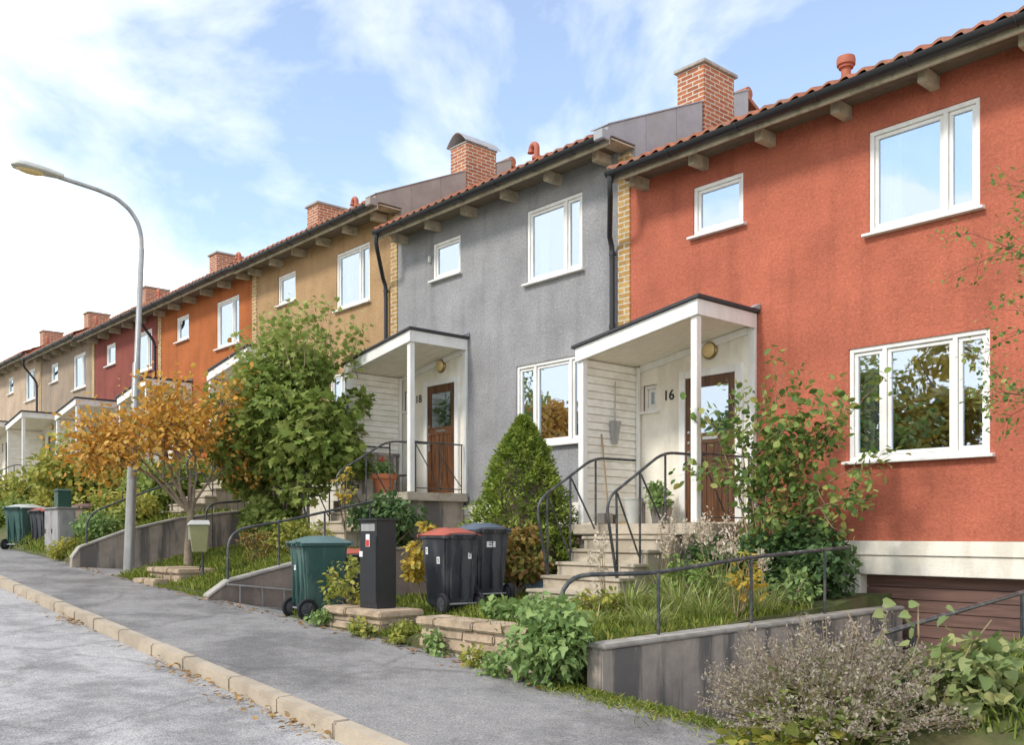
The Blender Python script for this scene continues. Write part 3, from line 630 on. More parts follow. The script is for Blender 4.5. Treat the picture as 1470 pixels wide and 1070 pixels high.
def porch(root, U, Z, number, detail):
    zt = lambda u: 3.0 - (u-7.55)*0.15          # roof falls away from the viewer
    f = MB()
    A, B = 7.55, 9.74
    f.prism_v([(U(A), Z(zt(A)-0.20)), (U(A), Z(zt(A))), (U(B), Z(zt(B))), (U(B), Z(zt(B)-0.20))], 9.87, 9.90)
    f.prism_u([(9.902, Z(zt(A)-0.20)), (9.902, Z(zt(A))), (11.19, Z(zt(A)+0.0)), (11.19, Z(zt(A)-0.20))], U(A), U(A+0.03))
    f.prism_u([(9.902, Z(zt(B)-0.20)), (9.902, Z(zt(B))), (11.19, Z(zt(B))), (11.19, Z(zt(B)-0.20))], U(B-0.03), U(B))
    pr = f.build('porch_roof', M['white'], root, bevel=0.003)
    MB().prism_v([(U(A-0.05), Z(zt(A-0.05)+0.003)), (U(A-0.05), Z(zt(A-0.05)+0.045)), (U(B+0.05), Z(zt(B+0.05)+0.045)), (U(B+0.05), Z(zt(B+0.05)+0.003))], 9.83, 11.19).build('roof_felt', M['felt'], pr, bevel=0.004)
    fl = MB(); fl.prism_u([(11.0, Z(zt(A)+0.05)), (11.185, Z(zt(A)+0.13)), (11.185, Z(zt(A)+0.05))], U(A-0.06), U(A+0.05)); fl.build('flashing', M['zinc'], pr)
    ce = MB()
    for k in range(12):
        y = 9.905 + k*0.105; ce.prism_v([(U(A+0.035), Z(zt(A)-0.145)), (U(A+0.035), Z(zt(A)-0.13)), (U(B-0.035), Z(zt(B)-0.13)), (U(B-0.035), Z(zt(B)-0.145))], y, y+0.098)
    ce.build('ceiling', M['board'], pr)
    for a, b in ((7.59, 7.69), (9.62, 9.72)):
        MB().box(U(a), U(b), 9.91, 10.01, Z(0.13), Z(zt(b)-0.148)).build('porch_post', M['white'], root, bevel=0.006)
    # boarded side wall
    sw = MB(); n = 21; h = (2.52-0.16)/n
    for k in range(n):
        z0 = 0.16 + k*h; sw.prism_v([(U(9.635), Z(z0)), (U(9.650), Z(z0+h-0.006)), (U(9.70), Z(z0+h-0.006)), (U(9.70), Z(z0))], 10.012, 11.15)
    sw.build('boarded_wall', M['siding'], root, bevel=0.002)
    MB().box(U(9.60), U(9.634), 11.08, 11.148, Z(0.13), Z(2.52)).build('corner_trim', M['white'], root, bevel=0.003)
    # entrance wall flush with the front, white surround
    ew = MB(); wall_front(ew, U(7.66), U(9.63), Z(0.12), Z(2.80), VF-0.03, [(U(9.30), U(9.58), Z(1.85), Z(2.24))], 0.045)
    ew.build('entrance_wall', M['cream'], root, recalc=False)
    tr = MB(); tr.box(U(7.56), U(7.66), VF-0.05, VF+0.0, Z(0.12), Z(zt(7.6)-0.15)); tr.box(U(7.66), U(9.6), VF-0.06, VF-0.032, Z(2.545), Z(2.63)) if False else None
    tr.prism_v([(U(7.66), Z(zt(7.66)-0.25)), (U(7.66), Z(zt(7.66)-0.15)), (U(9.6), Z(zt(9.6)-0.15)), (U(9.6), Z(zt(9.6)-0.25))], VF-0.065, VF-0.032)
    tr.build('white_trim', M['white'], root, bevel=0.004)
    # door
    d0, d1, zt_, y = 7.86, 8.73, 2.24, VF-0.07
    fr = MB(); fr.box(U(d0-0.11), U(d0), y-0.02, VF-0.031, Z(0.12), Z(zt_+0.11)); fr.box(U(d1), U(d1+0.11), y-0.02, VF-0.031, Z(0.12), Z(zt_+0.11)); fr.box(U(d0), U(d1), y-0.02, VF-0.031, Z(zt_), Z(zt_+0.11))
    fr.build('door_frame', M['white'], root, bevel=0.004)
    d = MB(); s = 0.12
    d.box(U(d0+0.004), U(d0+s), y, y+0.036, Z(0.15), Z(zt_-0.004)); d.box(U(d1-s), U(d1-0.004), y, y+0.036, Z(0.15), Z(zt_-0.004))
    d.box(U(d0+s), U(d1-s), y, y+0.036, Z(zt_-0.15), Z(zt_-0.004)); d.box(U(d0+s), U(d1-s), y, y+0.036, Z(1.28), Z(1.43)); d.box(U(d0+s), U(d1-s), y, y+0.036, Z(0.15), Z(0.30))
    w = (d1-d0-2*s)/5
    for k in range(5): d.box(U(d0+s+k*w+0.004), U(d0+s+(k+1)*w-0.004), y+0.010, y+0.033, Z(0.30), Z(1.28))
    d.box(U(d0+s), U(d1-s), y+0.031, y+0.034, Z(0.30), Z(1.28))
    dr = d.build('door', M['door'], root, bevel=0.003)
    MB().box(U(d0+s-0.002), U(d1-s+0.002), y+0.014, y+0.020, Z(1.43), Z(zt_-0.15)).build('pane', M['glass2'], dr)
    MB().box(U(d0+s), U(d1-s), y+0.024, y+0.030, Z(1.43), Z(zt_-0.15)).build('pane_backing', M['room'], dr)  # plain sheet behind the door glass, in the room colour
    MB().box(U(8.16), U(8.42), y-0.012, y+0.002, Z(1.33), Z(1.375)).build('letter_slot', M['steel'], dr, bevel=0.004)
    hd = MB(); hd.box(U(8.645), U(8.69), y-0.01, y, Z(0.98), Z(1.18)); hd.tube([P(U(8.667), y-0.045, Z(1.12)), P(U(8.56), y-0.045, Z(1.12))], 0.011, 8); hd.tube([P(U(8.667), y-0.045, Z(1.12)), P(U(8.667), y, Z(1.12))], 0.012, 8)
    for z in (1.30, 1.45): hd.lathe(P(U(8.667), y, Z(z)), [(0.022,0),(0.022,0.012),(0.012,0.014)], 12, 'y')
    hd.build('handle', M['steel'], dr, smooth=40)
    MB().box(U(d0), U(d1), y-0.06, y+0.03, Z(0.122), Z(0.148)).build('threshold', M['stone'], root)
    # round lamp over the door
    lp = MB().lathe(P(U(8.31), VF-0.03, Z(2.60)), [(0.125,0),(0.13,0.03),(0.118,0.05),(0.10,0.052)], 24, 'y').build('wall_lamp', M['lampring'], root, smooth=40)
    MB().lathe(P(U(8.31), VF-0.083, Z(2.60)), [(0.105,0),(0.098,0.025),(0.07,0.046),(0.03,0.056)], 24, 'y').build('lamp_glass', M['lampglass'], lp, smooth=60)
    # landing and stair
    ld = MB(); ld.box(U(7.50), U(9.78), 9.78, VF-0.04, Z(-0.03), Z(0.12)); ld.build('landing', M['stone'], root, bevel=0.012)
    lb = MB(); lb.box(U(7.62), U(9.74), 9.95, VF-0.05, Z(-1.6), Z(-0.034)); lb.build('landing_base', M['concrete'], root)
    st = MB(); r = 0.172
    for k in range(5):
        z = -0.05 - 0.172*k; v1 = 9.78 - 0.262*k
        st.box(U(7.84), U(9.26), v1-0.28, v1+0.03 if k else v1-0.002, Z(z-0.045), Z(z))
        st.box(U(7.87), U(9.23), v1-0.255, v1-0.0, Z(-1.5), Z(z-0.047))
    st.box(U(7.87), U(9.23), 9.79, 9.94, Z(-1.5), Z(-0.035))
    st.build('staircase', M['stone'], root, bevel=0.010)
    if number:
        cu = bpy.data.curves.new('number_outline', 'FONT'); cu.body = number; cu.size = 0.21; cu.extrude = 0.004; cu.offset = 0.002
        t = bpy.data.objects.new('number_outline', cu); C.objects.link(t); bpy.context.view_layer.update()
        me = bpy.data.meshes.new_from_object(t.evaluated_get(bpy.context.evaluated_depsgraph_get())); bpy.data.objects.remove(t)
        o = bpy.data.objects.new('house_number', me); C.objects.link(o); o.parent = root; me.materials.clear(); me.materials.append(M['ink'])
        o.location = P(U(9.17), VF-0.036, Z(1.975)) - root.location; o.rotation_euler = (R(90), 0, 0)

house(0, 'terraced_house', 'brick red rendered terraced house numbered 16 with white porch', 'red', 0.0, 0.0, 2.4, 9.85, '16', 'flat', 'cap', True, clad=None)
house(1, 'terraced_house', 'plain grey rendered terraced house numbered 18 with white porch', 'grey', 6.3, 0.60, 10.09, 16.13, '18', 'hood', 'goose', True, clad='zinc')
house(2, 'terraced_house', 'ochre brown rendered terraced house between the grey and the orange houses', 'ochre', 12.58, 1.22, 16.37, 22.32, None, 'flat', 'goose', False, clad='zincbrown', upper_clad=False)
house(3, 'terraced_house', 'bright orange rendered terraced house next to the ochre house', 'orange', 18.75, 1.25, 22.56, 28.53, None, 'flat', 'goose', True, clad=None, upper_clad=False)
house(4, 'terraced_house', 'dark maroon rendered terraced house behind the lamp post', 'maroon', 24.7, 1.32, 28.77, 34.5, None, 'flat', 'goose', False, clad=None, upper_clad=False)
house(5, 'terraced_house', 'taupe grey brown rendered terraced house beyond the maroon one', 'taupe', 30.9, 1.48, 34.74, 40.8, None, 'flat', 'goose', True, clad=None, upper_clad=False)
house(6, 'terraced_house', 'pale beige rendered terraced house at the far end of the row', 'beige', 37.1, 1.70, 41.04, 47.6, None, 'flat', 'goose', True, clad=None, upper_clad=False)

# ---------------------------------------------------------------- street furniture
def wheelie_bin(name, label, u, v, z, rz, lidm, bodym, w=0.50, dp=0.56, h=1.0, group='wheeled bins', tags=()):
    root = thing(name, label, 'wheelie bin', P(u, v, z), group, R(rz))
    b = MB(True); b.frustum(-w*0.40, w*0.40, -dp*0.38, dp*0.40, 0.10, -w*0.5, w*0.5, -dp*0.5, dp*0.5, h-0.06)
    b.frustum(-w*0.36, w*0.36, -dp*0.30, dp*0.38, 0.0, -w*0.38, w*0.38, -dp*0.33, dp*0.39, 0.10)
    body = b.build('body', bodym, root, bevel=0.022, smooth=40)
    r = MB(True); r.box(-w*0.54, w*0.54, -dp*0.55, dp*0.54, h-0.075, h-0.035)
    for x in (-w*0.3, 0, w*0.3): r.box(x-0.012, x+0.012, -dp*0.49, -dp*0.43, 0.2, h-0.08)
    r.build('rim', bodym, body, bevel=0.008)
    l = MB(True)
    n = 8
    for x0, x1, bump_ in ((-w*0.55, w*0.55, 0.0),):
        V = []; 
        for i in range(n+1):
            y = -dp*0.53 + dp*1.12*i/n; hz = 0.085*math.sin(math.pi*min(1, max(0, (i+0.6)/(n+1.2))))**0.6
            for j in range(7):
                x = x0 + (x1-x0)*j/6; e = math.cos((j/6-0.5)*math.pi)**0.35 if 0 < j < 6 else 0
                V.append((x, y, h-0.033 + hz*e + (0.012 if j in (2, 4) and 1 < i < n-1 else 0)))
        F = [(i*7+j, i*7+j+1, (i+1)*7+j+1, (i+1)*7+j) for i in range(n) for j in range(6)]
        k = len(V); V += [(x, y, h-0.036) for x, y, _ in V]
        F += [tuple(k+q for q in reversed(f)) for f in F]
        ring = [j for j in range(7)] + [i*7+6 for i in range(1, n+1)] + [n*7+j for j in range(5, -1, -1)] + [i*7 for i in range(n-1, 0, -1)]
        F += [(ring[q], ring[(q+1) % len(ring)], k+ring[(q+1) % len(ring)], k+ring[q]) for q in range(len(ring))]
        l.add([Vector(q) for q in V], F)
    l.box(-w*0.56, w*0.56, dp*0.55, dp*0.60, h-0.06, h-0.02)
    l.build('lid', lidm, root, smooth=35)
    hn = MB(True)
    hn.tube([(-w*0.36, -dp*0.60, h-0.03), (w*0.36, -dp*0.60, h-0.03)], 0.015, 8)
    for x in (-w*0.34, 0, w*0.34): hn.box(x-0.014, x+0.014, -dp*0.60, -dp*0.5, h-0.07, h-0.02)
    hn.build('handle', bodym, root, smooth=40)
    ax = MB(True); ax.tube([(-w*0.5, -dp*0.42, 0.135), (w*0.5, -dp*0.42, 0.135)], 0.013, 8); ax.build('axle', M['galv'], root)
    for s in (-1, 1):
        x = s*w*0.52
        wl = MB(True).lathe(Vector((x, -dp*0.42, 0.135)), [(0.09,-0.022),(0.125,-0.028),(0.137,-0.014),(0.137,0.014),(0.125,0.028),(0.09,0.022)], 24, 'x').build('wheel', M['rubber'], root, smooth=40)
        hb = MB(True); hb.lathe(Vector((x, -dp*0.42, 0.135)), [(0.03,-0.036),(0.088,-0.027),(0.088,0.027),(0.03,0.036)], 18, 'x')
        for q in range(6):
            a = q*math.pi/3; c_, s_ = math.cos(a), math.sin(a)
            hb.tube([(x+0.03*s, -dp*0.42+0.015*c_, 0.135+0.015*s_), (x+0.03*s, -dp*0.42+0.085*c_, 0.135+0.085*s_)], 0.008, 5)
        hb.build('hub', M['hub'], wl, smooth=40)
    for (face, a, zz, ww, hh) in tags:
        t = MB(True); k = 0.5 - 0.1*(h-0.06-zz)/(h-0.16)
        if face == 'back': y = -dp*(0.5 - 0.12*(h-0.06-zz)/(h-0.16)); t.box(a-ww/2, a+ww/2, y-0.006, y+0.01, zz, zz+hh)
        elif face == 'right': x = w*k; t.box(x-0.01, x+0.006, a-ww/2, a+ww/2, zz, zz+hh)
        else: x = -w*k; t.box(x-0.006, x+0.01, a-ww/2, a+ww/2, zz, zz+hh)
        lb = t.build('paper_label', M['label'], root)
        t = MB(True)
        for q in range(2):
            z2 = zz + hh*(0.3+0.3*q)
            if face == 'back': t.box(a-ww*0.25, a+ww*(0.05+0.2*q), y-0.0085, y-0.004, z2, z2+hh*0.14)
            elif face == 'right': t.box(x+0.004, x+0.0085, a-ww*0.25, a+ww*(0.05+0.2*q), z2, z2+hh*0.14)
            else: t.box(x-0.0085, x-0.004, a-ww*0.25, a+ww*(0.05+0.2*q), z2, z2+hh*0.14)
        t.build('print', M['ink'], lb)
    return root
wheelie_bin('wheelie_bin', 'black wheelie bin with red lid on the grass', 9.30, 7.24, -1.0, 84, M['binred'], M['bin'], tags=[('left', -0.10, 0.62, 0.07, 0.085), ('back', 0.12, 0.68, 0.06, 0.10), ('left', 0.16, 0.73, 0.05, 0.09)])
wheelie_bin('wheelie_bin', 'black wheelie bin with slate blue grey lid behind the red lidded bin', 9.66, 8.05, -0.93, 80, M['binblue'], M['bin'], tags=[('back', -0.02, 0.74, 0.13, 0.085)])
wheelie_bin('wheelie_bin', 'dark green wheelie bin on the pavement edge beside the stone pedestal', 10.82, 6.28, -1.10, -8, M['bingreenlid'], M['bingreen'], dp=0.60, tags=[('back', -0.1, 0.62, 0.055, 0.10), ('back', 0.0, 0.925, 0.20, 0.05)])
wheelie_bin('wheelie_bin', 'dark bin half hidden between the green bin and the black post', 11.48, 7.25, -1.28, 70, M['binred'], M['bin'], tags=[('back', 0.0, 0.72, 0.2, 0.12)])
wheelie_bin('wheelie_bin', 'olive green wheelie bin standing farthest up the pavement', 26.0, 6.75, -0.43, 30, M['lid'], M['bingreen'], w=0.62, dp=0.72, h=1.08)
wheelie_bin('wheelie_bin', 'dark blue grey bin behind the grey cabinet', 24.9, 6.95, -0.45, 20, M['binred'], M['bin'], w=0.55)
wheelie_bin('wheelie_bin', 'tan bin with brown lid behind the grey utility cabinet', 23.9, 7.55, -0.36, 20, M['garage'], M['taupe'])

# black post with label plates, on its stone pedestal
root = thing('letterbox_post', 'tall black metal letterbox post standing on the stone pedestal', 'letterbox post', P(9.45, 6.28, -0.885), None, R(4))
MB(True).box(-0.17, 0.17, -0.14, 0.14, 0, 1.02).build('body', M['black'], root, bevel=0.008)
pb = MB(True); pb.box(-0.19, 0.19, -0.165, 0.16, 1.022, 1.05); pb.build('top_plate', M['black'], root, bevel=0.005)
db = MB(True); db.box(-0.15, 0.15, -0.147, -0.1395, 0.06, 0.84); db.build('door_panel', M['black'], root, bevel=0.003)
MB(True).box(-0.13, 0.13, -0.150, -0.138, 0.90, 0.985).build('name_plate', M['galv'], root, bevel=0.002)
lb = MB(True).box(-0.035, 0.035, -0.153, -0.146, 0.72, 0.865).build('paper_label', M['label'], root); MB(True).box(-0.028, 0.028, -0.156, -0.152, 0.725, 0.80).build('sticker', M['redsticker'], lb)
MB(True).box(-0.16, -0.10, -0.153, -0.146, 0.60, 0.665).build('paper_label', M['label'], root)

# dry stone work
def stonework(name, label, cat, u0, u1, v0, v1, z0, z1, courses, cap=True, lens=(0.32, 0.6)):
    root = thing(name, label, cat, P((u0+u1)/2, (v0+v1)/2, z0))
    MB().box(u0+0.03, u1-0.03, v0+0.03, v1-0.03, z0-0.25, z1-0.03).build('core', M['mortar'], root)
    st = MB(); zs = [z0 + (z1-z0-(0.085 if cap else 0))*k/courses for k in range(courses+1)]
    def course(za, zb, over, ls):
        for face in ('front', 'side_a', 'side_b', 'back'):
            a, b = (u0, u1) if face in ('front', 'back') else (v0+0.17, v1-0.17)
            x = a - over
            while x < b + over - 0.05:
                L_ = min(rng.uniform(*ls), b+over-x); 
                if b+over-(x+L_) < 0.15: L_ = b+over-x
                p0 = rng.uniform(-0.018, 0.012); g = 0.006; zt = zb - rng.uniform(0.004, 0.016)
                if face == 'front': q = (x+g, x+L_-g, v0-over+p0, v0+0.16)
                elif face == 'back': q = (x+g, x+L_-g, v1-0.16, v1+over-p0)
                elif face == 'side_a': q = (u0-over+p0, u0+0.15, x+g, x+L_-g)
                else: q = (u1-0.15, u1+over-p0, x+g, x+L_-g)
                t = rng.uniform(-0.012, 0.012)
                st.frustum(q[0], q[1], q[2], q[3], za+0.004, q[0]+t, q[1]+t*0.5, q[2]+rng.uniform(0, .014), q[3], zt)
                x += L_
    for k in range(courses): course(zs[k], zs[k+1], 0, lens)
    if cap:
        x = u0 - 0.03
        while x < u1 - 0.02:
            L_ = min(rng.uniform(0.42, 0.8), u1+0.03-x)
            if u1+0.03-(x+L_) < 0.2: L_ = u1+0.03-x
            st.box(x+0.006, x+L_-0.006, v0-0.035+rng.uniform(-0.015, .01), v1+0.02, z1-0.083+rng.uniform(-.004, .004), z1+rng.uniform(-.006, .008)); x += L_
    o = st.build('stone', M['walling'], root, bevel=0.016, smooth=50)
    return root
stonework('stone_wall', 'low dry stone garden wall of tan blocks beside the pavement', 'stone wall', 6.15, 8.14, 5.92, 6.25, -1.20, -0.885, 2)
stonework('stone_pedestal', 'low stone pedestal under the black letterbox post', 'stone pedestal', 8.95, 10.12, 5.98, 6.55, -1.14, -0.885, 2)
stonework('stone_kerb_block', 'small flat stone block in the grass by the litter box', 'stone block', 15.3, 16.6, 6.3, 6.9, -0.84, -0.60, 1, True)
stonework('stone_kerb_block', 'single low stone slab at the pavement in front of the larger block', 'stone block', 15.6, 16.5, 5.98, 6.25, -0.90, -0.76, 1, False)

# retaining walls along the sunken driveways
def retaining(name, label, u0, u1, top, zb, m):
    poly = [(v, z) for v, z in top] + [(top[-1][0], zb[1]), (top[0][0], zb[0])]
    root = thing(name, label, 'retaining wall', P((u0+u1)/2, top[0][0], zb[0]))
    MB().prism_u(poly, u0, u1).build('concrete_face', m, root, bevel=0.012)
    cp = MB(); up = [(v, z+0.003) for v, z in top] + [(v, z+0.045) for v, z in reversed(top)]
    cp.prism_u(up, u0-0.03, u1+0.02); cp.build('coping', M['coping'], root, bevel=0.012)
retaining('retaining_wall', 'stained grey concrete retaining wall along the driveway of the red house', 5.47, 5.65, [(5.86, -0.985), (7.5, -0.965), (9.6, -0.945), (11.15, -0.93)], (-2.2, -3.2), M['concrete'])
retaining('retaining_wall', 'brown concrete retaining wall with sloping top behind the green bin', 13.25, 13.42, [(5.88, -0.95), (6.20, -0.74), (7.3, -0.50), (9.1, -0.30), (11.15, -0.22)], (-1.9, -2.6), M['concretebrown'])
retaining('retaining_wall', 'grey concrete retaining wall with sloping top behind the lamp post', 19.8, 19.97, [(6.0, -0.52), (6.14, -0.32), (7.06, 0.02), (8.12, 0.27), (8.75, 0.35), (9.6, 0.46), (11.1, 0.5)], (-1.5, -2.0), M['concrete'])

def railing(name, label, paths, posts, braces=(), r=0.021, cat='handrail', m=None):
    m = m or M['rail']
    root = thing(name, label, cat, P(*posts[0][0]))
    h = MB()
    for p in paths: h.tube([P(*q) for q in p], r, 10)
    h.build('rail', m, root, smooth=50)
    for a, b in posts: MB().tube([P(*a), P(*b)], r*0.8, 8).build('post', m, root, smooth=50)
    for a, b in braces: MB().tube([P(*a), P(*b)], r*0.65, 8).build('brace', m, root, smooth=50)
    return root
def smooth_path(pts, rad=0.22, n=6):
    out = [pts[0]]
    for a, b, c in zip(pts, pts[1:], pts[2:]):
        A, B, D = Vector(a), Vector(b), Vector(c); l1 = min(rad, (A-B).length*0.48); l2 = min(rad, (D-B).length*0.48)
        s, e = B + (A-B).normalized()*l1, B + (D-B).normalized()*l2
        for i in range(n+1):
            t = i/n; out.append(tuple(s*(1-t)**2 + B*2*t*(1-t) + e*t*t))
    out.append(pts[-1]); return out
# garden handrails on the retaining walls
def wall_rail(label, u, base0, pts, posts):
    railing('garden_handrail', label, [smooth_path([base0] + pts, 0.30)], [((u, v, zt), (u, v, zb)) for v, zt, zb in posts])
wall_rail('dark tube handrail on the retaining wall beside the driveway of the red house', 5.6, (5.92, 5.80, -0.95), [(5.90, 5.80, -0.37), (5.62, 6.7, -0.37), (5.6, 8.2, -0.25), (5.6, 10.1, -0.17)], [(6.75, -0.37, -0.95), (8.2, -0.25, -0.93), (9.6, -0.20, -0.92)])
wall_rail('dark tube handrail on the brown retaining wall behind the green bin', 13.33, (13.33, 6.22, -0.72), [(13.33, 6.22, 0.02), (13.33, 7.3, 0.21), (13.33, 8.75, 0.52)], [(7.05, 0.165, -0.5), (7.85, 0.33, -0.4), (8.7, 0.50, -0.3)])
wall_rail('dark tube handrail on the grey retaining wall by the lamp post', 21.3, (19.9, 6.3, -0.25), [(19.9, 6.3, 0.36), (19.9, 7.1, 0.70), (19.9, 8.7, 1.30)], [(7.5, 0.83, 0.1), (8.6, 1.25, 0.3)])
wall_rail('thin dark handrail rising through the green bush', 18.4, (17.78, 7.85, 0.10), [(17.78, 7.85, 0.56), (17.78, 9.0, 0.66), (17.78, 10.5, 0.80)], [(8.25, 0.58, -0.5), (9.2, 0.66, -0.3), (10.4, 0.78, -0.3)])
railing('garden_handrail', 'dark tube handrail behind the broad leaved plant by the basement garage', [[(3.55, 6.3, -0.82), (3.55, 7.4, -0.73), (3.55, 9.6, -0.57), (3.55, 10.9, -0.5)]], [((3.55, 7.4, -0.74), (3.55, 7.4, -1.5)), ((3.55, 9.6, -0.58), (3.55, 9.6, -1.5))])
wall_rail('dark handrail climbing among the bushes farthest up the street', 28.0, (28.0, 7.6, -0.2), [(28.0, 7.6, 0.62), (28.0, 9.5, 1.15)], [(8.5, 0.86, 0.0), (9.4, 1.1, 0.1)])
# stair and landing railings
def stair_rail(label, du, dz, u, mirror=False):
    q = lambda v, z: (u+du, v, z+dz)
    path = smooth_path([q(8.80, -0.62), q(8.58, 0.40), q(9.68, 1.04), q(10.55, 1.05)], 0.22)
    railing('stair_railing', label, [path], [(q(9.72, 1.04), q(9.72, 0.1)), (q(9.22, 0.76), q(9.22, -0.42)), (q(8.78, 0.50), q(8.80, -0.72))],
            [(q(9.24, 0.74), q(9.70, 0.05)), (q(8.80, 0.48), q(9.20, -0.30))], r=0.019)
stair_rail('black railing at the open side of the steps of the red house', 0, 0, 7.95)
stair_rail('black railing at the boarded side of the steps of the red house', 0, 0, 9.19)
stair_rail('black railing at the open side of the steps of the grey house', 6.3, 0.6, 7.95)
stair_rail('black railing at the bush side of the steps of the grey house', 6.3, 0.6, 9.19)
def landing_rail(label, du, dz):
    u = 7.62+du; q = lambda v, z: (u, v, z+dz)
    railing('landing_railing', label, [[q(10.03, 1.03), q(11.12, 1.03)]], [(q(10.05, 1.03), q(10.05, 0.12)), (q(11.1, 1.03), q(11.1, 0.12))],
            [(q(10.06, 0.98), q(10.62, 0.16)), (q(10.5, 0.92), q(11.08, 0.26)), (q(10.05, 0.2), q(11.1, 0.2)), (q(10.62, 0.2), q(10.62, 1.02))], r=0.015)
landing_rail('black landing railing in front of the door of the red house', 0, 0)
landing_rail('black landing railing in front of the door of the grey house', 6.3, 0.6)
for k, (du, dz) in enumerate(((12.58, 1.22), (18.75, 1.25), (24.7, 1.32), (30.9, 1.48))):
    stair_rail(('black stair railing at the ochre house', 'black stair railing at the orange house', 'black stair railing at the maroon house', 'black stair railing at the taupe house')[k], du, dz, 7.95)

# ladder hung sideways on the brown wall
root = thing('metal_ladder', 'short metal ladder lying sideways against the brown retaining wall', 'ladder', P(13.1, 6.4, -1.0))
ld = MB()
for a in (0.0, 0.30): ld.tube([P(13.20, 6.15, -0.76-a), P(13.20, 8.0, -0.98-a)], 0.014, 6)
ld.build('side_rail', M['galv'], root)
for k in range(5): y = 6.35+k*0.36; MB().tube([P(13.20, y, -0.785-k*0.043), P(13.20, y, -1.085-k*0.043)], 0.012, 6).build('rung', M['galv'], root)

# street lamp
root = thing('street_lamp', 'tall grey street lamp with curved arm over the pavement', 'street lamp', P(18.76, 6.72, -0.80))
MB().tube([P(18.76, 6.72, -0.80), P(18.76, 6.79, 1.2), P(18.76, 6.80, 1.22), P(18.76, 6.87, 3.3), P(18.76, 6.88, 3.32), P(18.76, 6.97, 5.55)], [0.105, 0.088, 0.075, 0.068, 0.056, 0.050], 16).build('pole', M['galv'], root, smooth=40)
arm = [(18.76, 6.97, 5.5), (18.76, 6.965, 5.8), (18.76, 6.90, 6.05), (18.76, 6.74, 6.27), (18.76, 6.48, 6.44), (18.76, 6.15, 6.51), (18.76, 5.75, 6.55), (18.76, 5.45, 6.58)]
MB().tube([P(*q) for q in smooth_path(arm, 0.1, 3)], 0.04, 12).build('arm', M['galv'], root, smooth=50)
MB().tube([P(18.76, 6.785, 1.05), P(18.76, 6.795, 1.30)], 0.094, 14).build('collar', M['galv'], root, smooth=50)
hd = MB(); n = 14; prof = []
for i in range(n+1):
    t = i/n; y = 5.52 - 0.88*t; wd = 0.085 + 0.10*math.sin(math.pi*min(1, t*1.05)*0.62)**1.0 if t < 0.94 else 0.10
    ht = 0.07 + 0.045*math.sin(math.pi*t*0.8); wd *= (1 if t < 0.85 else math.sqrt(max(0.05, 1-((t-0.85)/0.155)**2))); ht *= (1 if t < 0.85 else math.sqrt(max(0.05, 1-((t-0.85)/0.155)**2)))
    prof.append((y, 6.585+0.03*t, wd, ht))
V = []; m_ = 16
for y, z, wd, ht in prof:
    for j in range(m_):
        a = 2*math.pi*j/m_; sz = math.sin(a); V.append(P(18.76 + wd*math.cos(a), y, z + (ht*sz if sz > 0 else ht*0.35*sz)))
F = [(i*m_+j, i*m_+(j+1) % m_, (i+1)*m_+(j+1) % m_, (i+1)*m_+j) for i in range(n) for j in range(m_)] + [list(range(m_)), list(range(n*m_, (n+1)*m_))]
hd.add(V, F); h = hd.build('lamp_head', M['lid'], root, smooth=50)
gl = MB(); V = []
for i in range(9):
    t = i/8; y = 5.22 - 0.52*t; wd = 0.125*math.sqrt(max(0.02, 1-(2*t-1)**2)); 
    for j in range(9):
        x = -1 + 2*j/8; V.append(P(18.76 + wd*x, y, 6.578 + 0.02*t - 0.075*math.sqrt(max(0, 1-x*x))*math.sqrt(max(0.02, 1-(2*t-1)**2))))
gl.add(V, [(i*9+j, i*9+j+1, (i+1)*9+j+1, (i+1)*9+j) for i in range(8) for j in range(8)]); gl.build('lamp_glass', M['lampglass'], h, smooth=60)

# litter box on a thin post
root = thing('litter_box', 'small olive litter box with pale lid on a thin post', 'litter box', P(15.0, 6.5, -0.72), None, R(-20))
MB(True).tube([(0,0.06,-0.1), (0,0.06,0.45)], 0.02, 8).build('post', M['rail'], root)
MB(True).tube([(0,0.06,0.30), (-0.16,0.02,0.10)], 0.012, 6).build('brace', M['rail'], root)
MB(True).frustum(-0.11,0.11,-0.10,0.12,0.40, -0.16,0.16,-0.15,0.15,0.84).build('body', M['binolive'], root, bevel=0.012)
MB(True).frustum(-0.185,0.185,-0.185,0.17,0.842, -0.15,0.15,-0.12,0.15,0.92).build('lid', M['lid'], root, bevel=0.01)
MB(True).box(-0.162,-0.13,-0.155,0.15,0.60,0.83).build('side_plate', M['lid'], root, bevel=0.006)

# grey utility cabinet with a green letterbox on top
root = thing('utility_cabinet', 'grey metal utility cabinet beside the far pavement', 'utility cabinet', P(22.75, 6.62, -0.62))
MB().box(22.2, 23.25, 6.45, 6.80, -0.50, 0.52).build('body', M['greybox'], root, bevel=0.012)
MB().box(22.16, 23.29, 6.40, 6.84, 0.522, 0.56).build('roof', M['greybox'], root, bevel=0.01)
MB().box(22.25, 23.2, 6.46, 6.79, -0.75, -0.502).build('plinth', M['concrete'], root)
for a, b in ((22.24, 22.71), (22.74, 23.21)): 
    o = MB().box(a, b, 6.437, 6.449, -0.46, 0.48).build('door', M['greybox'], root, bevel=0.003)
    MB().box(b-0.07, b-0.04, 6.42, 6.437, -0.02, 0.08).build('handle', M['black'], o)
d_ = MB().box(22.187, 22.199, 6.49, 6.76, -0.44, 0.46).build('side_panel', M['greybox'], root, bevel=0.003)
root = thing('letterbox', 'dark green letterbox on top of the grey utility cabinet', 'letterbox', P(22.5, 6.62, 0.562))
MB().box(22.36, 22.66, 6.48, 6.76, 0.562, 0.92).build('body', M['greenbox'], root, bevel=0.01)
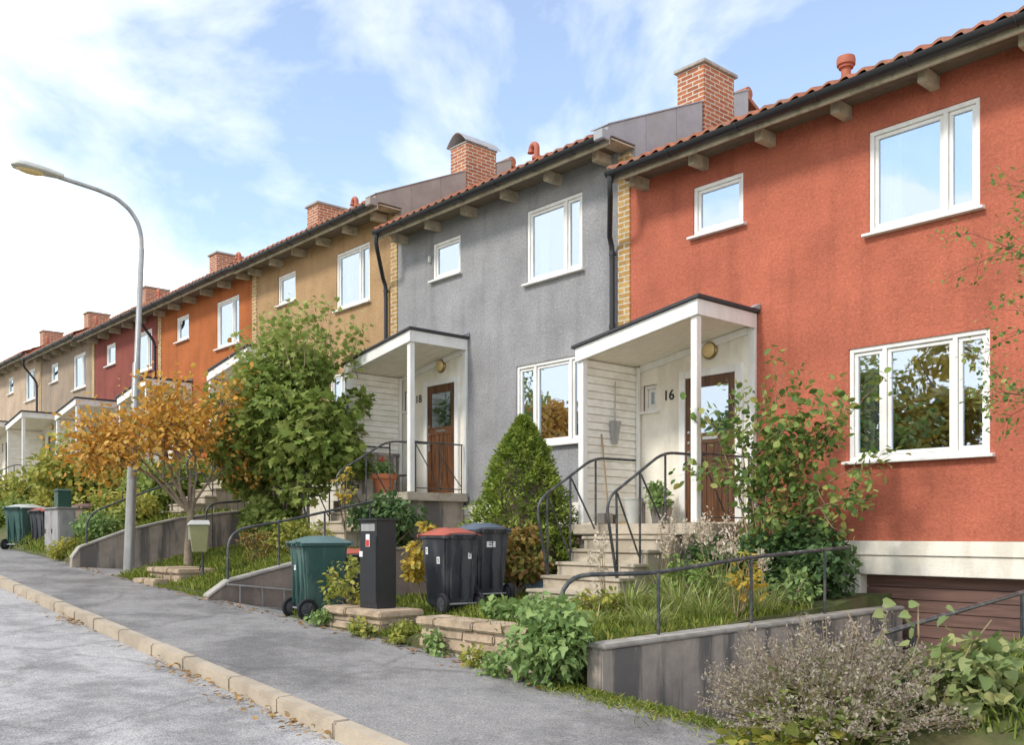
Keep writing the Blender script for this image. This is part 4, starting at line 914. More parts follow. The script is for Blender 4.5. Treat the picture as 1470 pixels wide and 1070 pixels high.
MB().frustum(22.33, 22.69, 6.43, 6.80, 0.922, 22.40, 22.62, 6.5, 6.74, 0.965).build('lid', M['greenbox'], root, bevel=0.006)
MB().box(22.42, 22.60, 6.474, 6.482, 0.80, 0.84).build('slot', M['black'], root)

# things on the porch of the red house
root = thing('dustpan', 'long handled dustpan hanging on the boarded porch wall', 'dustpan', P(9.60, 10.58, 1.50))
MB().tube([P(9.60, 10.58, 2.25), P(9.605, 10.58, 1.62)], 0.010, 8).build('handle', M['galv'], root)
MB().frustum(9.565, 9.625, 10.52, 10.60, 1.32, 9.555, 9.63, 10.47, 10.67, 1.66).build('scoop', M['galv'], root, bevel=0.006)
root = thing('broom_handle', 'wooden broom leaning on the boarded wall of the red house', 'broom', P(9.48, 10.26, 0.125))
MB().tube([P(9.46, 10.28, 0.26), P(9.62, 10.30, 1.45)], 0.013, 8).build('stick', M['twig'], root)
MB().box(9.40, 9.50, 10.16, 10.40, 0.125, 0.26).build('bristles', M['darktwig'], root, bevel=0.02)
root = thing('bucket', 'pale grey bucket on the landing of the red house', 'bucket', P(9.22, 10.55, 0.122))
MB().lathe(P(9.22, 10.55, 0.122), [(0.10,0),(0.14,0.36),(0.15,0.36),(0.15,0.38),(0.13,0.38),(0.09,0.02)], 20).build('body', M['lid'], root, smooth=40)
root = thing('planter_box', 'small square grey planter beside the bucket', 'planter', P(9.45, 10.2, 0.122))
MB().box(9.37, 9.53, 10.10, 10.28, 0.122, 0.28).build('box', M['concrete'], root, bevel=0.008)
root = thing('plant_stand', 'grey wooden plant stand on the landing of the red house', 'plant stand', P(8.95, 10.75, 0.122))
MB().box(8.76, 9.16, 10.60, 10.92, 0.42, 0.46).build('top', M['concrete'], root, bevel=0.006)
for a in (8.80, 9.10):
    for b in (10.64, 10.86): MB().box(a, a+0.035, b, b+0.035, 0.122, 0.418).build('leg', M['concrete'], root)
root = thing('flower_pot', 'grey square pot with trailing plant beside the door of the red house', 'potted plant', P(8.62, 10.45, 0.122))
MB().frustum(8.53, 8.71, 10.36, 10.54, 0.122, 8.50, 8.74, 10.33, 10.57, 0.36).build('pot', M['concrete'], root, bevel=0.008)
p_, a_, n_, r_ = fill(clumps(P(8.62, 10.45, 0.48), (0.16, 0.16, 0.12), 6, 0.08, 0.13), 220); leaves('foliage', p_, a_, n_, rg.uniform(.05, .09, 220), M['l_pale'], root, 'oval', 0.7)
root = thing('trailing_plant', 'green trailing plant on the grey plant stand', 'potted plant', P(8.95, 10.75, 0.462))
MB().lathe(P(8.95, 10.75, 0.462), [(0.07,0),(0.10,0.12),(0.09,0.12)], 14).build('pot', M['concrete'], root, smooth=40)
p_, a_, n_, r_ = fill(clumps(P(8.95, 10.75, 0.62), (0.2, 0.18, 0.10), 7, 0.07, 0.12), 260); leaves('foliage', p_, a_, n_, rg.uniform(.05, .09, 260), M['l_pale'], root, 'oval', 0.7)
root = thing('plastic_crate', 'small pale blue crate beside the steps of the red house', 'crate', P(9.62, 9.15, -0.86))
MB().box(9.45, 9.80, 8.95, 9.35, -0.86, -0.60).build('body', M['crate'], root, bevel=0.01); MB().box(9.43, 9.82, 8.93, 9.37, -0.63, -0.595).build('rim', M['lid'], root, bevel=0.006)

# things on the porch of the grey house
root = thing('garden_bench', 'grey slatted bench against the porch wall of the grey house', 'bench', P(15.75, 10.65, 0.722))
se = MB(); bk = MB()
for k in range(4): se.box(15.42+k*0.10, 15.51+k*0.10, 10.16, 11.05, 1.12, 1.145)
se.build('seat', M['concrete'], root, bevel=0.004)
for k in range(8): bk.box(15.85, 15.875, 10.2+k*0.11, 10.25+k*0.11, 1.16, 1.52)
bk.box(15.84, 15.885, 10.16, 11.05, 1.52, 1.58); bk.build('backrest', M['concrete'], root, bevel=0.004)
for a in (15.44, 15.82):
    for b in (10.18, 10.98): MB().box(a, a+0.05, b, b+0.05, 0.722, 1.118).build('leg', M['concrete'], root)
root = thing('terracotta_pot', 'terracotta pot with pale green plant on the landing of the grey house', 'potted plant', P(15.0, 10.1, 0.722))
MB().lathe(P(15.0, 10.1, 0.722), [(0.15,0),(0.20,0.28),(0.245,0.285),(0.25,0.37),(0.22,0.37),(0.18,0.30)], 24).build('pot', M['terracotta'], root, smooth=35)
MB().lathe(P(15.0, 10.1, 1.02), [(0.19,0),(0.19,0.05)], 20).build('soil', M['soil'], root)
p_, a_, n_, r_ = fill(clumps(P(15.0, 10.1, 1.2), (0.16, 0.16, 0.14), 7, 0.07, 0.12), 240); leaves('foliage', p_, a_, n_, rg.uniform(.05, .09, 240), M['l_pale'], root, 'oval', 0.7)
p_, a_, n_, r_ = fill(clumps(P(15.0, 10.05, 1.38), (0.1, 0.1, 0.05), 3, 0.03, 0.05), 40); leaves('flower', p_, a_, n_, rg.uniform(.03, .05, 40), M['l_flower'], root, 'oval', 0.9)
MB().box(14.98, 15.03, VF-0.06, VF-0.002, 5.28, 5.40).build('wall_vent', M['lid'], bpy.data.objects['terraced_house.001'], bevel=0.008)

# things seen inside the windows
root = thing('table_lamp', 'white shaded table lamp behind the upper window of the red house', 'table lamp', P(5.72, 11.42, 3.73))
MB().box(5.4, 5.9, 11.41, 11.62, 3.70, 3.728).build('shelf', M['white'], root)
MB().lathe(P(5.72, 11.5, 3.73), [(0.06,0),(0.06,0.02),(0.02,0.04),(0.02,0.14)], 14).build('stand', M['steel'], root, smooth=40); MB().lathe(P(5.72, 11.5, 3.86), [(0.105,0),(0.09,0.2),(0.06,0.235)], 18).build('lamp_shade', M['curtain'], root, smooth=40)
root = thing('glass_jar', 'small dark jar behind the little window of the red house', 'jar', P(8.44, 11.5, 4.30)); MB().box(8.2, 8.6, 11.41, 11.6, 4.27, 4.298).build('shelf', M['white'], root)
MB().lathe(P(8.45, 11.5, 4.30), [(0.06,0),(0.065,0.16),(0.05,0.2),(0.05,0.23)], 14).build('body', M['binblue'], root, smooth=40)
root = thing('window_flower_pot', 'red flower pot behind the lower window of the grey house', 'flower pot', P(11.0, 11.5, 1.52)); MB().box(10.85, 12.3, 11.41, 11.62, 1.48, 1.508).build('shelf', M['white'], root)
MB().lathe(P(11.02, 11.5, 1.51), [(0.09,0),(0.12,0.22),(0.10,0.22)], 16).build('pot', M['redsticker'], root, smooth=40)
root = thing('serving_bowl', 'pale bowl behind the lower window of the red house', 'bowl', P(5.2, 11.5, 0.92)); MB().box(4.6, 6.1, 11.41, 11.75, 0.87, 0.898).build('shelf', M['white'], root)
MB().lathe(P(5.25, 11.55, 0.90), [(0.08,0),(0.17,0.10),(0.18,0.13),(0.15,0.12)], 20).build('bowl_rim', M['lid'], root, smooth=40)

# ---------------------------------------------------------------- plants
def gz(u, v): return z_red(u, v) if 5.66 <= u <= 11.05 else (z_grey(u, v) if 13.4 <= u <= 17.9 else (z_far(u, v) if u >= 19.9 else (z_near(u, v) if u < 3.4 else -1.5)))
def bush(name, label, cat, c, rad, n, size, m, shape='oval', ncl=18, clr=(0.25, 0.45), stems=6, base=None, wid=0.75, group=None, stemm='bark', sr=0.016, zlow=-0.8, droop=0.25, outw=0.7):
    """leafy shrub: stems from the base to the clumps, leaves spread through the clumps"""
    u, v, z = c; b = base or (u, v, gz(u, v))
    root = thing(name, label, cat, P(*b), group)
    cl = clumps(P(u, v, z), rad, ncl, *clr, zlow=zlow)
    st = MB()
    for k in range(stems):
        t = Vector(cl[k % ncl][0]); p0 = P(*b) + Vector((rng.uniform(-.1, .1)*rad[0], rng.uniform(-.1, .1)*rad[1], -0.05)); mid = p0.lerp(t, 0.5) + Vector((rng.uniform(-.12, .12), rng.uniform(-.12, .12), 0.1))*rad[0]
        st.tube([p0, p0.lerp(mid, 0.5), mid, mid.lerp(t, 0.55), t], [sr, sr*0.9, sr*0.75, sr*0.6, sr*0.3], 6)
    st.build('stem', M[stemm], root, smooth=60)
    p, a, nn, r = fill(cl, n, outw, droop)
    leaves('foliage', p, a, nn, rg.uniform(size*0.4, size*1.32, n), M[m], root, shape, wid, rnd=r)
    return root

# the large maple-leaved bush in front of the ochre house
root = bush('maple_bush', 'big dense green bush with lobed leaves beside the steps of the grey house', 'bush', (16.75, 9.15, 1.85), (1.95, 1.5, 1.80), 15000, 0.16, 'l_green', 'maple', 84, (0.26, 0.52), 16, (16.6, 8.9, -0.25), 0.95, sr=0.03)
# upright shoots above it
tp = []; mb = MB()
for k in range(34):
    a = P(16.7+rng.uniform(-1.35, 1.35), 9.15+rng.uniform(-.8, .8), 2.7+rng.uniform(0, .6)); grow(mb, a, (rng.uniform(-.25, .25), rng.uniform(-.25, .25), 1), 0.45+rng.random()*0.4, 0.008, 1, tp, 0.5, 0.3, (1, 2), 0.6)
mb.build('shoot_sprays', M['twig'], root); p, a, n_ = twig_leaves(tp, 5, 0.10); leaves('shoot_foliage', p, a, n_, rg.uniform(.07, .14, len(p)), M['l_green'], root, 'maple', 0.9, rnd=rg.uniform(.45, 1, len(p)))

# small orange tree
root = thing('autumn_tree', 'small tree with orange autumn leaves behind the lamp post', 'tree', P(16.6, 7.0, -0.6))
tips = []; mb = MB(); b = P(16.6, 7.0, -0.65)
mb.tube([b, b+Vector((-0.02,0,0.4)), b+Vector((0.03,0.02,0.8)), b+Vector((0.05,0.02,1.1))], [0.088, 0.07, 0.062, 0.055], 10)
rv, fv = Vector((0.664, 0.748, 0)), Vector((-0.748, 0.664, 0))
for a_, b_, c_, L_, r in ((-0.75, 0.1, 0.95, 0.74, 0.04), (-0.35, -0.2, 1.3, 0.98, 0.044), (0.0, 0.2, 1.3, 0.92, 0.04), (0.28, -0.1, 1.1, 0.66, 0.038), (0.2, 0.3, 1.2, 0.66, 0.03), (-1.0, 0.0, 0.85, 0.86, 0.034), (-0.4, -0.5, 1.0, 0.66, 0.03), (-1.0, 0.4, 0.85, 0.78, 0.03)):
    grow(mb, b+Vector((0.04, 0.02, 1.0)), rv*a_ + fv*b_ + Vector((0, 0, c_)), L_, r, 4, tips, 0.62, 0.14, (2, 3), 0.70, 0.15, 8)
mb.build('trunk', M['bark'], root, smooth=60)
p, a, n_ = twig_leaves([q for q in tips if (q[0]-b).dot(rv) < 1.1 and q[0].z - b.z > 0.9], 5, 0.20); print('amber leaves', len(p))
if len(p) > 5200: 
    k = rg.choice(len(p), 5200, replace=False); p, a, n_ = p[k], a[k], n_[k]
leaves('crown', p, a, n_, rg.uniform(.055, .135, len(p)), M["l_amber"], root, 'oval', 0.8)

# clipped-looking dwarf spruce
root = thing('dwarf_spruce', 'dense cone shaped dwarf spruce in front of the grey house', 'conifer', P(10.45, 9.5, -0.85))
n = 21000; h = rg.random(n)**1.15; H_ = 2.66; ang = rg.uniform(0, 2*np.pi, n)
lump = 0.13*np.sin(ang*4+h*13) + 0.08*np.sin(ang*9-h*31+1) + 0.06*np.sin(ang*3+h*47)
rad = (0.84*(1-h**1.45)**0.86*(0.80+0.28*np.minimum(1, h*6)) + 0.02)*(1+lump)*rg.uniform(0.72, 1.04, n)
p = np.stack([rad*np.cos(ang), rad*np.sin(ang), 0.12+h*(H_-0.22)], 1) + np.array(P(10.45, 9.5, -0.85))
out = np.stack([np.cos(ang), np.sin(ang), np.full(n, 0.55)], 1); ax = out + rg.normal(size=(n, 3))*0.55
leaves('foliage', p, ax, out + rg.normal(size=(n, 3))*0.7 + np.array([0, 0, .4]), rg.uniform(.04, .095, n), M['l_spruce'], root, 'needle', 0.42, 0.1, 0.1, rnd=np.clip(0.5+lump*1.5+rg.normal(size=n)*0.22, 0, 1))
mb = MB(); mb.lathe(P(10.45, 9.5, -0.85), [(0.06, 0), (0.55, 0.2), (0.58, 0.7), (0.42, 1.6), (0.05, 2.4)], 16); mb.build('inner_cone', M['darktwig'], root, smooth=60)  # solid dark cone added inside so the foliage looks opaque
MB().tube([P(10.45, 9.5, -1.0), P(10.45, 9.5, 0.4)], 0.06, 8).build('trunk', M['bark'], root)

# climbing rose by the entrance of the red house
root = thing('climbing_rose', 'tall arching leafy rose bush between the door of the red house and the red wall', 'rose bush', P(6.75, 10.3, -0.85))
tips = []; mb = MB()
def arch(base, pts, r=0.013):
    pp = smooth_path([base]+pts, 0.5, 5); mb.tube([P(*q) for q in pp], [r*(1-0.7*i/len(pp)) for i in range(len(pp))], 6)
    for i in range(3, len(pp)):
        q = P(*pp[i]); d = (q - P(*pp[i-1])).normalized(); tips.append((q, d))
        if rng.random() < 0.5: grow(mb, q, d + Vector((rng.gauss(0, .8), rng.gauss(0, .5), rng.gauss(0.1, .6))), rng.uniform(.18, .42), r*0.4, 1, tips, 0.6, 0.1, (1, 2), 0.7)
for tgt in ([(6.9,10.3,0.4),(6.75,10.25,1.3),(6.5,10.2,1.95)], [(7.0,10.2,0.4),(7.05,10.1,1.2),(7.15,10.0,1.75)], [(6.6,10.3,0.4),(6.3,10.3,1.0),(5.75,10.3,1.42)], [(6.6,10.3,0.3),(6.35,10.3,0.85),(5.95,10.3,1.18),(5.55,10.3,1.5)],
            [(7.1,10.2,0.3),(7.25,10.1,0.9),(7.3,9.9,1.3)], [(6.8,10.2,0.5),(6.6,10.1,1.1),(6.3,10.1,1.35)], [(6.5,10.4,0.3),(6.0,10.4,0.62),(5.7,10.4,0.75)], [(6.9,10.1,0.3),(6.8,10.0,1.0),(6.7,9.9,1.55)], [(6.4,10.3,0.2),(5.95,10.3,0.35),(5.6,10.3,0.42)],
            [(6.75,10.1,0.3),(6.55,10.1,0.7),(6.2,10.2,0.95)], [(6.75,10.1,0.3),(6.9,10.0,0.6),(6.5,10.0,0.8)], [(6.7,10.2,0.4),(6.45,10.2,0.85),(6.15,10.2,1.1)]):
    arch((6.75+rng.uniform(-.12,.12), 10.3+rng.uniform(-.1,.1), -0.9), tgt)
mb.build('stem', M['twig'], root, smooth=60); p, a, n_ = twig_leaves(tips, 3, 0.075); print('rose', len(p)); leaves('foliage', p, a, n_, rg.uniform(.06, .125, len(p)), M['l_rose'], root, 'oval', 0.85)
bush('rose_underbush', 'bushy green leaves at the foot of the climbing rose', 'bush', (6.7, 10.25, -0.05), (0.5, 0.35, 0.55), 380, 0.10, 'l_rose', 'oval', 14, (0.16, 0.30), 6, (6.55, 10.2, -0.8), 0.85)
# dark ivy shrub hanging over the wall end
bush('ivy_shrub', 'dark green ivy shrub spilling over the end of the retaining wall', 'ivy shrub', (6.35, 10.3, -0.42), (0.60, 0.70, 0.50), 4800, 0.095, 'l_ivy', 'ivy', 26, (0.22, 0.36), 6, (6.05, 10.3, -0.9), 0.95, stemm='darktwig', zlow=-1)
bush('barberry_bush', 'dark green bush under the landing of the red house', 'bush', (6.95, 9.75, -0.45), (0.5, 0.45, 0.42), 2200, 0.075, 'l_ivy', 'oval', 16, (0.16, 0.28), 5, None, 0.8, stemm='darktwig')
# light green shrub over the stone wall corner
bush('viburnum_bush', 'light green leafy bush covering the corner of the stone wall', 'bush', (6.0, 5.74, -1.0), (0.44, 0.28, 0.34), 2000, 0.088, 'l_pale', 'ivy', 18, (0.14, 0.26), 6, (6.0, 5.85, -1.25), 0.9, zlow=-1, droop=0.5)
bush('ground_ivy', 'spreading green leaves behind the low stone wall', 'ground cover', (7.0, 6.55, -0.84), (0.85, 0.35, 0.16), 900, 0.09, 'l_pale', 'oval', 16, (0.1, 0.2), 4, None, 0.85, sr=0.006)
for k, (u, v, r) in enumerate(((8.45, 5.88, .22), (7.75, 5.80, .20), (6.95, 5.74, .17), (10.12, 5.86, .19), (9.1, 5.86, .20), (6.45, 5.62, .26))):
    bush('weed_tuft', ('leafy weed in the gap between the stone wall and the stone pedestal', 'leafy weed at the left foot of the low stone wall', 'small weed at the middle foot of the low stone wall', 'leafy weed beside the wheels of the green bin', 'weed at the street side of the stone pedestal', 'leafy weed below the light green bush')[k], 'weed', (u, v, zp(u)+r*0.55), (r, r*0.6, r*0.75), int(190*r/.2), 0.06, 'l_pale' if k % 2 else 'l_yellowgreen', 'oval', 7, (0.06, 0.11), 3, (u, v, zp(u)), 0.85, sr=0.005)
# bushes around the spruce and bins
bush('hydrangea_bush', 'reddish green bush between the dwarf spruce and the steps of the red house', 'bush', (9.75, 8.75, -0.35), (0.50, 0.42, 0.50), 1900, 0.085, 'l_mix', 'oval', 18, (0.14, 0.26), 7, None, 0.85)
bush('golden_shrub', 'slender yellow leaved shrub beside the red lidded bin', 'shrub', (10.35, 7.6, -0.30), (0.22, 0.22, 0.72), 420, 0.085, 'l_yellow', 'oval', 12, (0.08, 0.16), 5, None, 0.85, stemm='twig', sr=0.009)
bush('under_porch_bush', 'dark leafy plants below the landing of the grey house', 'bush', (13.7, 9.3, 0.18), (0.9, 0.5, 0.42), 2000, 0.11, 'l_ivy', 'oval', 18, (0.16, 0.30), 6, None, 0.7)
bush('slender_sapling', 'thin pale sapling with few leaves before the landing of the grey house', 'sapling', (13.9, 8.6, 0.60), (0.16, 0.16, 0.62), 130, 0.075, 'l_yellow', 'oval', 9, (0.05, 0.12), 4, (13.9, 8.6, -0.3), 0.8, stemm='twig', sr=0.008)
bush('wild_shrub', 'pale shrub in front of the green bin on the stone pedestal', 'shrub', (10.12, 6.22, -0.62), (0.30, 0.22, 0.36), 330, 0.075, 'l_yellowgreen', 'oval', 12, (0.06, 0.14), 8, (10.05, 6.3, -0.9), 0.7, stemm='twig', sr=0.007)
bush('low_shrub', 'yellow green shrub on the sloping lawn under the handrail', 'shrub', (14.3, 8.0, -0.1), (0.55, 0.5, 0.42), 1100, 0.085, 'l_yellowgreen', 'oval', 14, (0.14, 0.26), 6, None, 0.6)
bush('low_shrub', 'red brown twiggy shrub at the foot of the big bush', 'shrub', (15.0, 7.6, -0.18), (0.40, 0.35, 0.28), 600, 0.07, 'l_mix', 'oval', 12, (0.1, 0.2), 6, None, 0.5)
bush('garden_bush', 'green bush below the big lobed leaf bush beside the handrail', 'bush', (16.2, 8.3, 0.1), (0.95, 0.6, 0.5), 2400, 0.12, 'l_green', 'maple', 18, (0.2, 0.36), 6, None, 0.9)
# farther gardens
bush('garden_bush', 'round green bush hiding the steps of the ochre house', 'bush', (21.3, 7.75, 0.42), (1.0, 0.55, 0.42), 2600, 0.12, 'l_yellowgreen', 'oval', 20, (0.18, 0.32), 6, (21.3, 7.75, 0.0), 0.85)
bush('garden_bush', 'large yellow green bush left of the lamp post', 'bush', (27.0, 8.6, 1.35), (1.9, 1.5, 1.5), 6500, 0.17, 'l_yellowgreen', 'oval', 40, (0.4, 0.7), 8, None, 0.85)
bush('garden_bush', 'dark green bush behind the orange tree', 'bush', (22.9, 9.3, 1.0), (1.2, 1.0, 1.0), 3600, 0.15, 'l_green', 'oval', 26, (0.32, 0.55), 6, None, 0.85)
bush('garden_bush', 'low light green bush behind the grey sloping wall', 'bush', (20.7, 6.9, 0.12), (0.5, 0.4, 0.25), 900, 0.09, 'l_pale', 'oval', 20, (0.2, 0.34), 5, None, 0.8)
bush('garden_bush', 'yellowing bush at the far end of the pavement', 'bush', (33.0, 8.4, 0.85), (1.9, 1.2, 1.15), 3600, 0.17, 'l_yellowgreen', 'oval', 26, (0.4, 0.65), 6, None, 0.85)
bush('garden_bush', 'grey green bush beyond the farthest bins', 'bush', (30.2, 7.7, 0.30), (1.1, 0.8, 0.7), 1800, 0.15, 'l_green', 'oval', 18, (0.3, 0.5), 5, None, 0.85)
bush('garden_bush', 'pale green bush between the utility cabinet and the handrail', 'bush', (23.8, 8.0, 0.35), (0.9, 0.6, 0.7), 1800, 0.13, 'l_yellowgreen', 'oval', 16, (0.24, 0.42), 5, None, 0.85)
bush('garden_bush', 'dark hedge like bush behind the farthest garden', 'bush', (40.0, 8.8, 1.0), (3.0, 1.4, 1.1), 2600, 0.22, 'l_green', 'oval', 26, (0.5, 0.8), 5, None, 0.85)
bush('low_shrub', 'round grass green tuft at the foot of the utility cabinet', 'shrub', (21.7, 6.42, -0.40), (0.42, 0.30, 0.28), 600, 0.085, 'l_yellowgreen', 'oval', 10, (0.12, 0.2), 4, (21.7, 6.4, -0.6), 0.6)

# strap-leaved perennials and dry stalks in the garden of the red house
def strap(label, u, v, n, L_, m='l_strap', plume=0, wid=0.10):
    wid *= 0.36; n = int(n*2.2)
    root = thing('perennial_plant', label, 'perennial', P(u, v, gz(u, v)))
    bl = []
    for k in range(n):
        a = rng.uniform(0, 2*math.pi); rr = abs(rng.gauss(0, .13)); bl.append((P(u, v, gz(u, v)-0.01) + Vector((math.cos(a)*rr, math.sin(a)*rr, 0)), a + rng.gauss(0, .5), rng.uniform(.02, .65), L_*rng.uniform(.45, 1.25), wid*rng.uniform(.10, .30), rng.uniform(.1, 1.1)))
    ribbons('foliage', bl, M[m], root)
    if plume:
        mb = MB(); pp = []
        for k in range(plume):
            a = rng.uniform(0, 2*math.pi); t = rng.uniform(0.05, 0.35); b = P(u, v, gz(u, v)) + Vector((rng.gauss(0, .06), rng.gauss(0, .06), 0)); hgt = L_*rng.uniform(1.2, 1.75); e = b + Vector((math.cos(a)*t*hgt, math.sin(a)*t*hgt, hgt))
            mb.tube([b, b.lerp(e, .5)+Vector((0, 0, .04)), e], [0.005, 0.004, 0.003], 5)
            for q in range(46): s_ = rng.random(); pp.append((b.lerp(e, 0.72+0.30*s_) + Vector((rng.gauss(0, .035), rng.gauss(0, .035), rng.gauss(0, .02))), Vector((rng.gauss(0, 1), rng.gauss(0, 1), 0.6+rng.random()))))
        mb.build('stalk', M['twig'], root); leaves('plume_sprays', [q for q, _ in pp], [d for _, d in pp], rg.normal(size=(len(pp), 3)), rg.uniform(.025, .06, len(pp)), M['l_plume'], root, 'kite', 0.6)
    return root
strap('broad yellow green strap leaves at the corner of the lowest steps', 7.1, 8.05, 80, 0.45, 'l_strap', 0, 0.16)
strap('strap leaves with pale feathery plumes beside the steps of the red house', 7.4, 9.1, 90, 0.60, 'l_strap', 9, 0.10)
strap('pale plumed perennial next to the landing of the red house', 7.15, 9.5, 80, 0.62, 'l_strap', 10, 0.10)
strap('dense strap leaved clump in the middle of the garden', 6.6, 8.3, 120, 0.50, 'l_strap', 0, 0.12)
strap('pale plumed clump behind the handrail', 6.5, 8.9, 110, 0.60, 'l_strap', 6, 0.10)
strap('strap leaved clump by the second handrail post', 6.1, 8.1, 100, 0.42, 'l_strap', 0, 0.10)
strap('grassy clump with drooping plumes at the wall top', 5.95, 8.9, 90, 0.45, 'l_strap', 4, 0.10)
strap('low yellow green clump near the first handrail post', 6.1, 7.2, 80, 0.32, 'l_strap', 0, 0.12)
strap('low leafy clump behind the light green bush', 6.5, 6.8, 60, 0.26, 'l_strap', 0, 0.12)
bush('leafy_perennial', 'broad mid green leaves among the strap leaved clumps', 'perennial', (6.75, 8.75, -0.55), (0.45, 0.5, 0.32), 420, 0.10, 'l_rose', 'oval', 14, (0.1, 0.2), 6, None, 0.6)
bush('leafy_perennial', 'small pale leaves along the coping behind the third handrail post', 'perennial', (5.95, 9.4, -0.65), (0.3, 0.5, 0.25), 320, 0.07, 'l_pale', 'oval', 12, (0.08, 0.16), 6, None, 0.7)
bush('leafy_perennial', 'yellowish leaves just right of the lowest steps', 'perennial', (7.25, 7.75, -0.72), (0.4, 0.35, 0.2), 320, 0.085, 'l_yellowgreen', 'oval', 12, (0.08, 0.16), 5, None, 0.55)
bush('golden_stalk', 'tall bare yellow stalk leaning over the retaining wall', 'perennial', (5.75, 8.35, -0.45), (0.22, 0.30, 0.42), 150, 0.075, 'l_yellow', 'oval', 12, (0.05, 0.1), 9, (5.85, 8.3, -0.95), 0.7, stemm='twig', sr=0.008)
bush('dead_stalks', 'white dried stalks at the corner of the lowest step', 'perennial', (7.7, 8.3, -0.35), (0.25, 0.25, 0.4), 220, 0.05, 'l_plume', 'kite', 12, (0.05, 0.1), 10, None, 0.6, stemm='twig', sr=0.005)

# right-hand corner: seedheads and the broad leaved plant
root = thing('seedhead_shrub', 'brown dried flower heads massed in front of the basement garage', 'perennial shrub', P(3.75, 6.2, -1.5))
mb = MB(); pp = []; pa = []; gp = []; ga = []
for k in range(470):
    a = rng.uniform(0, 2*math.pi); rr = math.sqrt(rng.random()); b = P(3.42 + 0.22*rr*math.cos(a), 6.0 + 0.28*rr*math.sin(a), -1.62)
    e = P(3.40 + 0.92*rr*math.cos(a), 6.0 + 1.0*rr*math.sin(a), -0.74 - 0.42*rr**2.2 + rng.gauss(0, .09)); m1 = b.lerp(e, 0.55) + Vector((0, 0, .12))
    mb.tube([b, m1, e], [0.0045, 0.0035, 0.002], 4)
    for q in range(30):
        t = rng.random(); c = m1.lerp(e, 0.35+0.7*t); s_ = 0.018+0.03*(1-t); pp.append(c + Vector((rng.gauss(0, s_), rng.gauss(0, s_), rng.gauss(0, s_*0.7)))); pa.append(Vector((rng.gauss(0, 1), rng.gauss(0, 1), rng.uniform(0, 1.6))))
    for q in range(7): c = b.lerp(m1, rng.uniform(.3, 1.1)); gp.append(c); ga.append(Vector((rng.gauss(0, 1), rng.gauss(0, 1), 0.3)))
mb.build('stalk', M['twig'], root); leaves('seedhead', pp, pa, rg.normal(size=(len(pp), 3)), rg.uniform(.016, .038, len(pp)), M['l_dry'], root, 'kite', 0.6)
leaves('foliage', gp, ga, rg.normal(size=(len(gp), 3))+np.array([0, 0, 1]), rg.uniform(.06, .11, len(gp)), M['l_strap'], root, 'oval', 0.5)
bush('broad_leaved_plant', 'light green broad leaved plant before the basement garage', 'plant', (2.58, 6.3, -1.04), (0.36, 0.42, 0.34), 950, 0.082, 'l_big', 'heart', 20, (0.14, 0.26), 10, (2.75, 6.1, -1.5), 0.95, stemm='twig', sr=0.008)
tp = []; mb = MB(); root = thing('tall_shoot', 'upright leafy shoot rising above the broad leaved plant', 'plant', P(2.95, 6.2, -1.2))
for du_ in (0.0, 0.18, -0.25): grow(mb, P(3.0+du_, 6.2, -1.1), (rng.uniform(-.1, .1), 0, 1), 0.62, 0.008, 0, tp, 0.3, 0.3)
for p0, d in list(tp): pass
mb.build('stem', M['twig'], root)
pts = []; axs = []
for du_ in (0.0, 0.18, -0.25):
    for q in range(9): pts.append(P(3.0+du_, 6.2, -1.0+q*0.065)); a = q*2.4; axs.append(Vector((math.cos(a), math.sin(a), rng.uniform(-.7, .4))))
leaves('foliage', pts, axs, rg.normal(size=(len(pts), 3))*0.5 + np.array([0.5, -0.6, 0.6]), rg.uniform(.06, .10, len(pts)), M['l_big'], root, 'heart', 0.9)
bush('low_shrub', 'green leaves crowding the lower right pavement corner', 'shrub', (3.3, 5.3, -1.45), (0.8, 0.35, 0.16), 700, 0.08, 'l_yellowgreen', 'heart', 16, (0.1, 0.2), 6, (3.2, 5.4, -1.6), 0.9, sr=0.006)

# sparse branches at the right edge
root = thing('sparse_tree', 'sparse small leaved branches reaching across the red wall from the side', 'tree', P(2.35, 8.95, -1.1))
tips = []; mb = MB(); mb.tube([P(2.35, 8.95, -1.2), P(2.4, 8.95, 0.3), P(2.45, 8.95, 1.4)], [0.05, 0.04, 0.03], 8)
for d, z, L_ in (((-0.9, 0, 0.8), 1.0, 0.7), ((-0.9, 0.1, 0.6), 1.3, 0.66), ((-0.5, 0, 1.0), 1.4, 0.8), ((-0.3, 0.2, 1), 1.4, 0.85), ((-0.8, 0, 0.9), 1.3, 0.75), ((-0.9, 0.1, 0.3), 0.9, 0.5)):
    grow(mb, P(2.45, 8.95, z), d, L_, 0.0095, 3, tips, 0.6, 0.08, (2, 3), 0.74, 0.16, 5)
mb.build('trunk', M['darktwig'], root); p, a, n_ = twig_leaves(tips, 3, 0.06); print('sparse', len(p)); leaves('crown', p, a, n_, rg.uniform(.03, .062, len(p)), M['l_rose'], root, 'oval', 0.8)

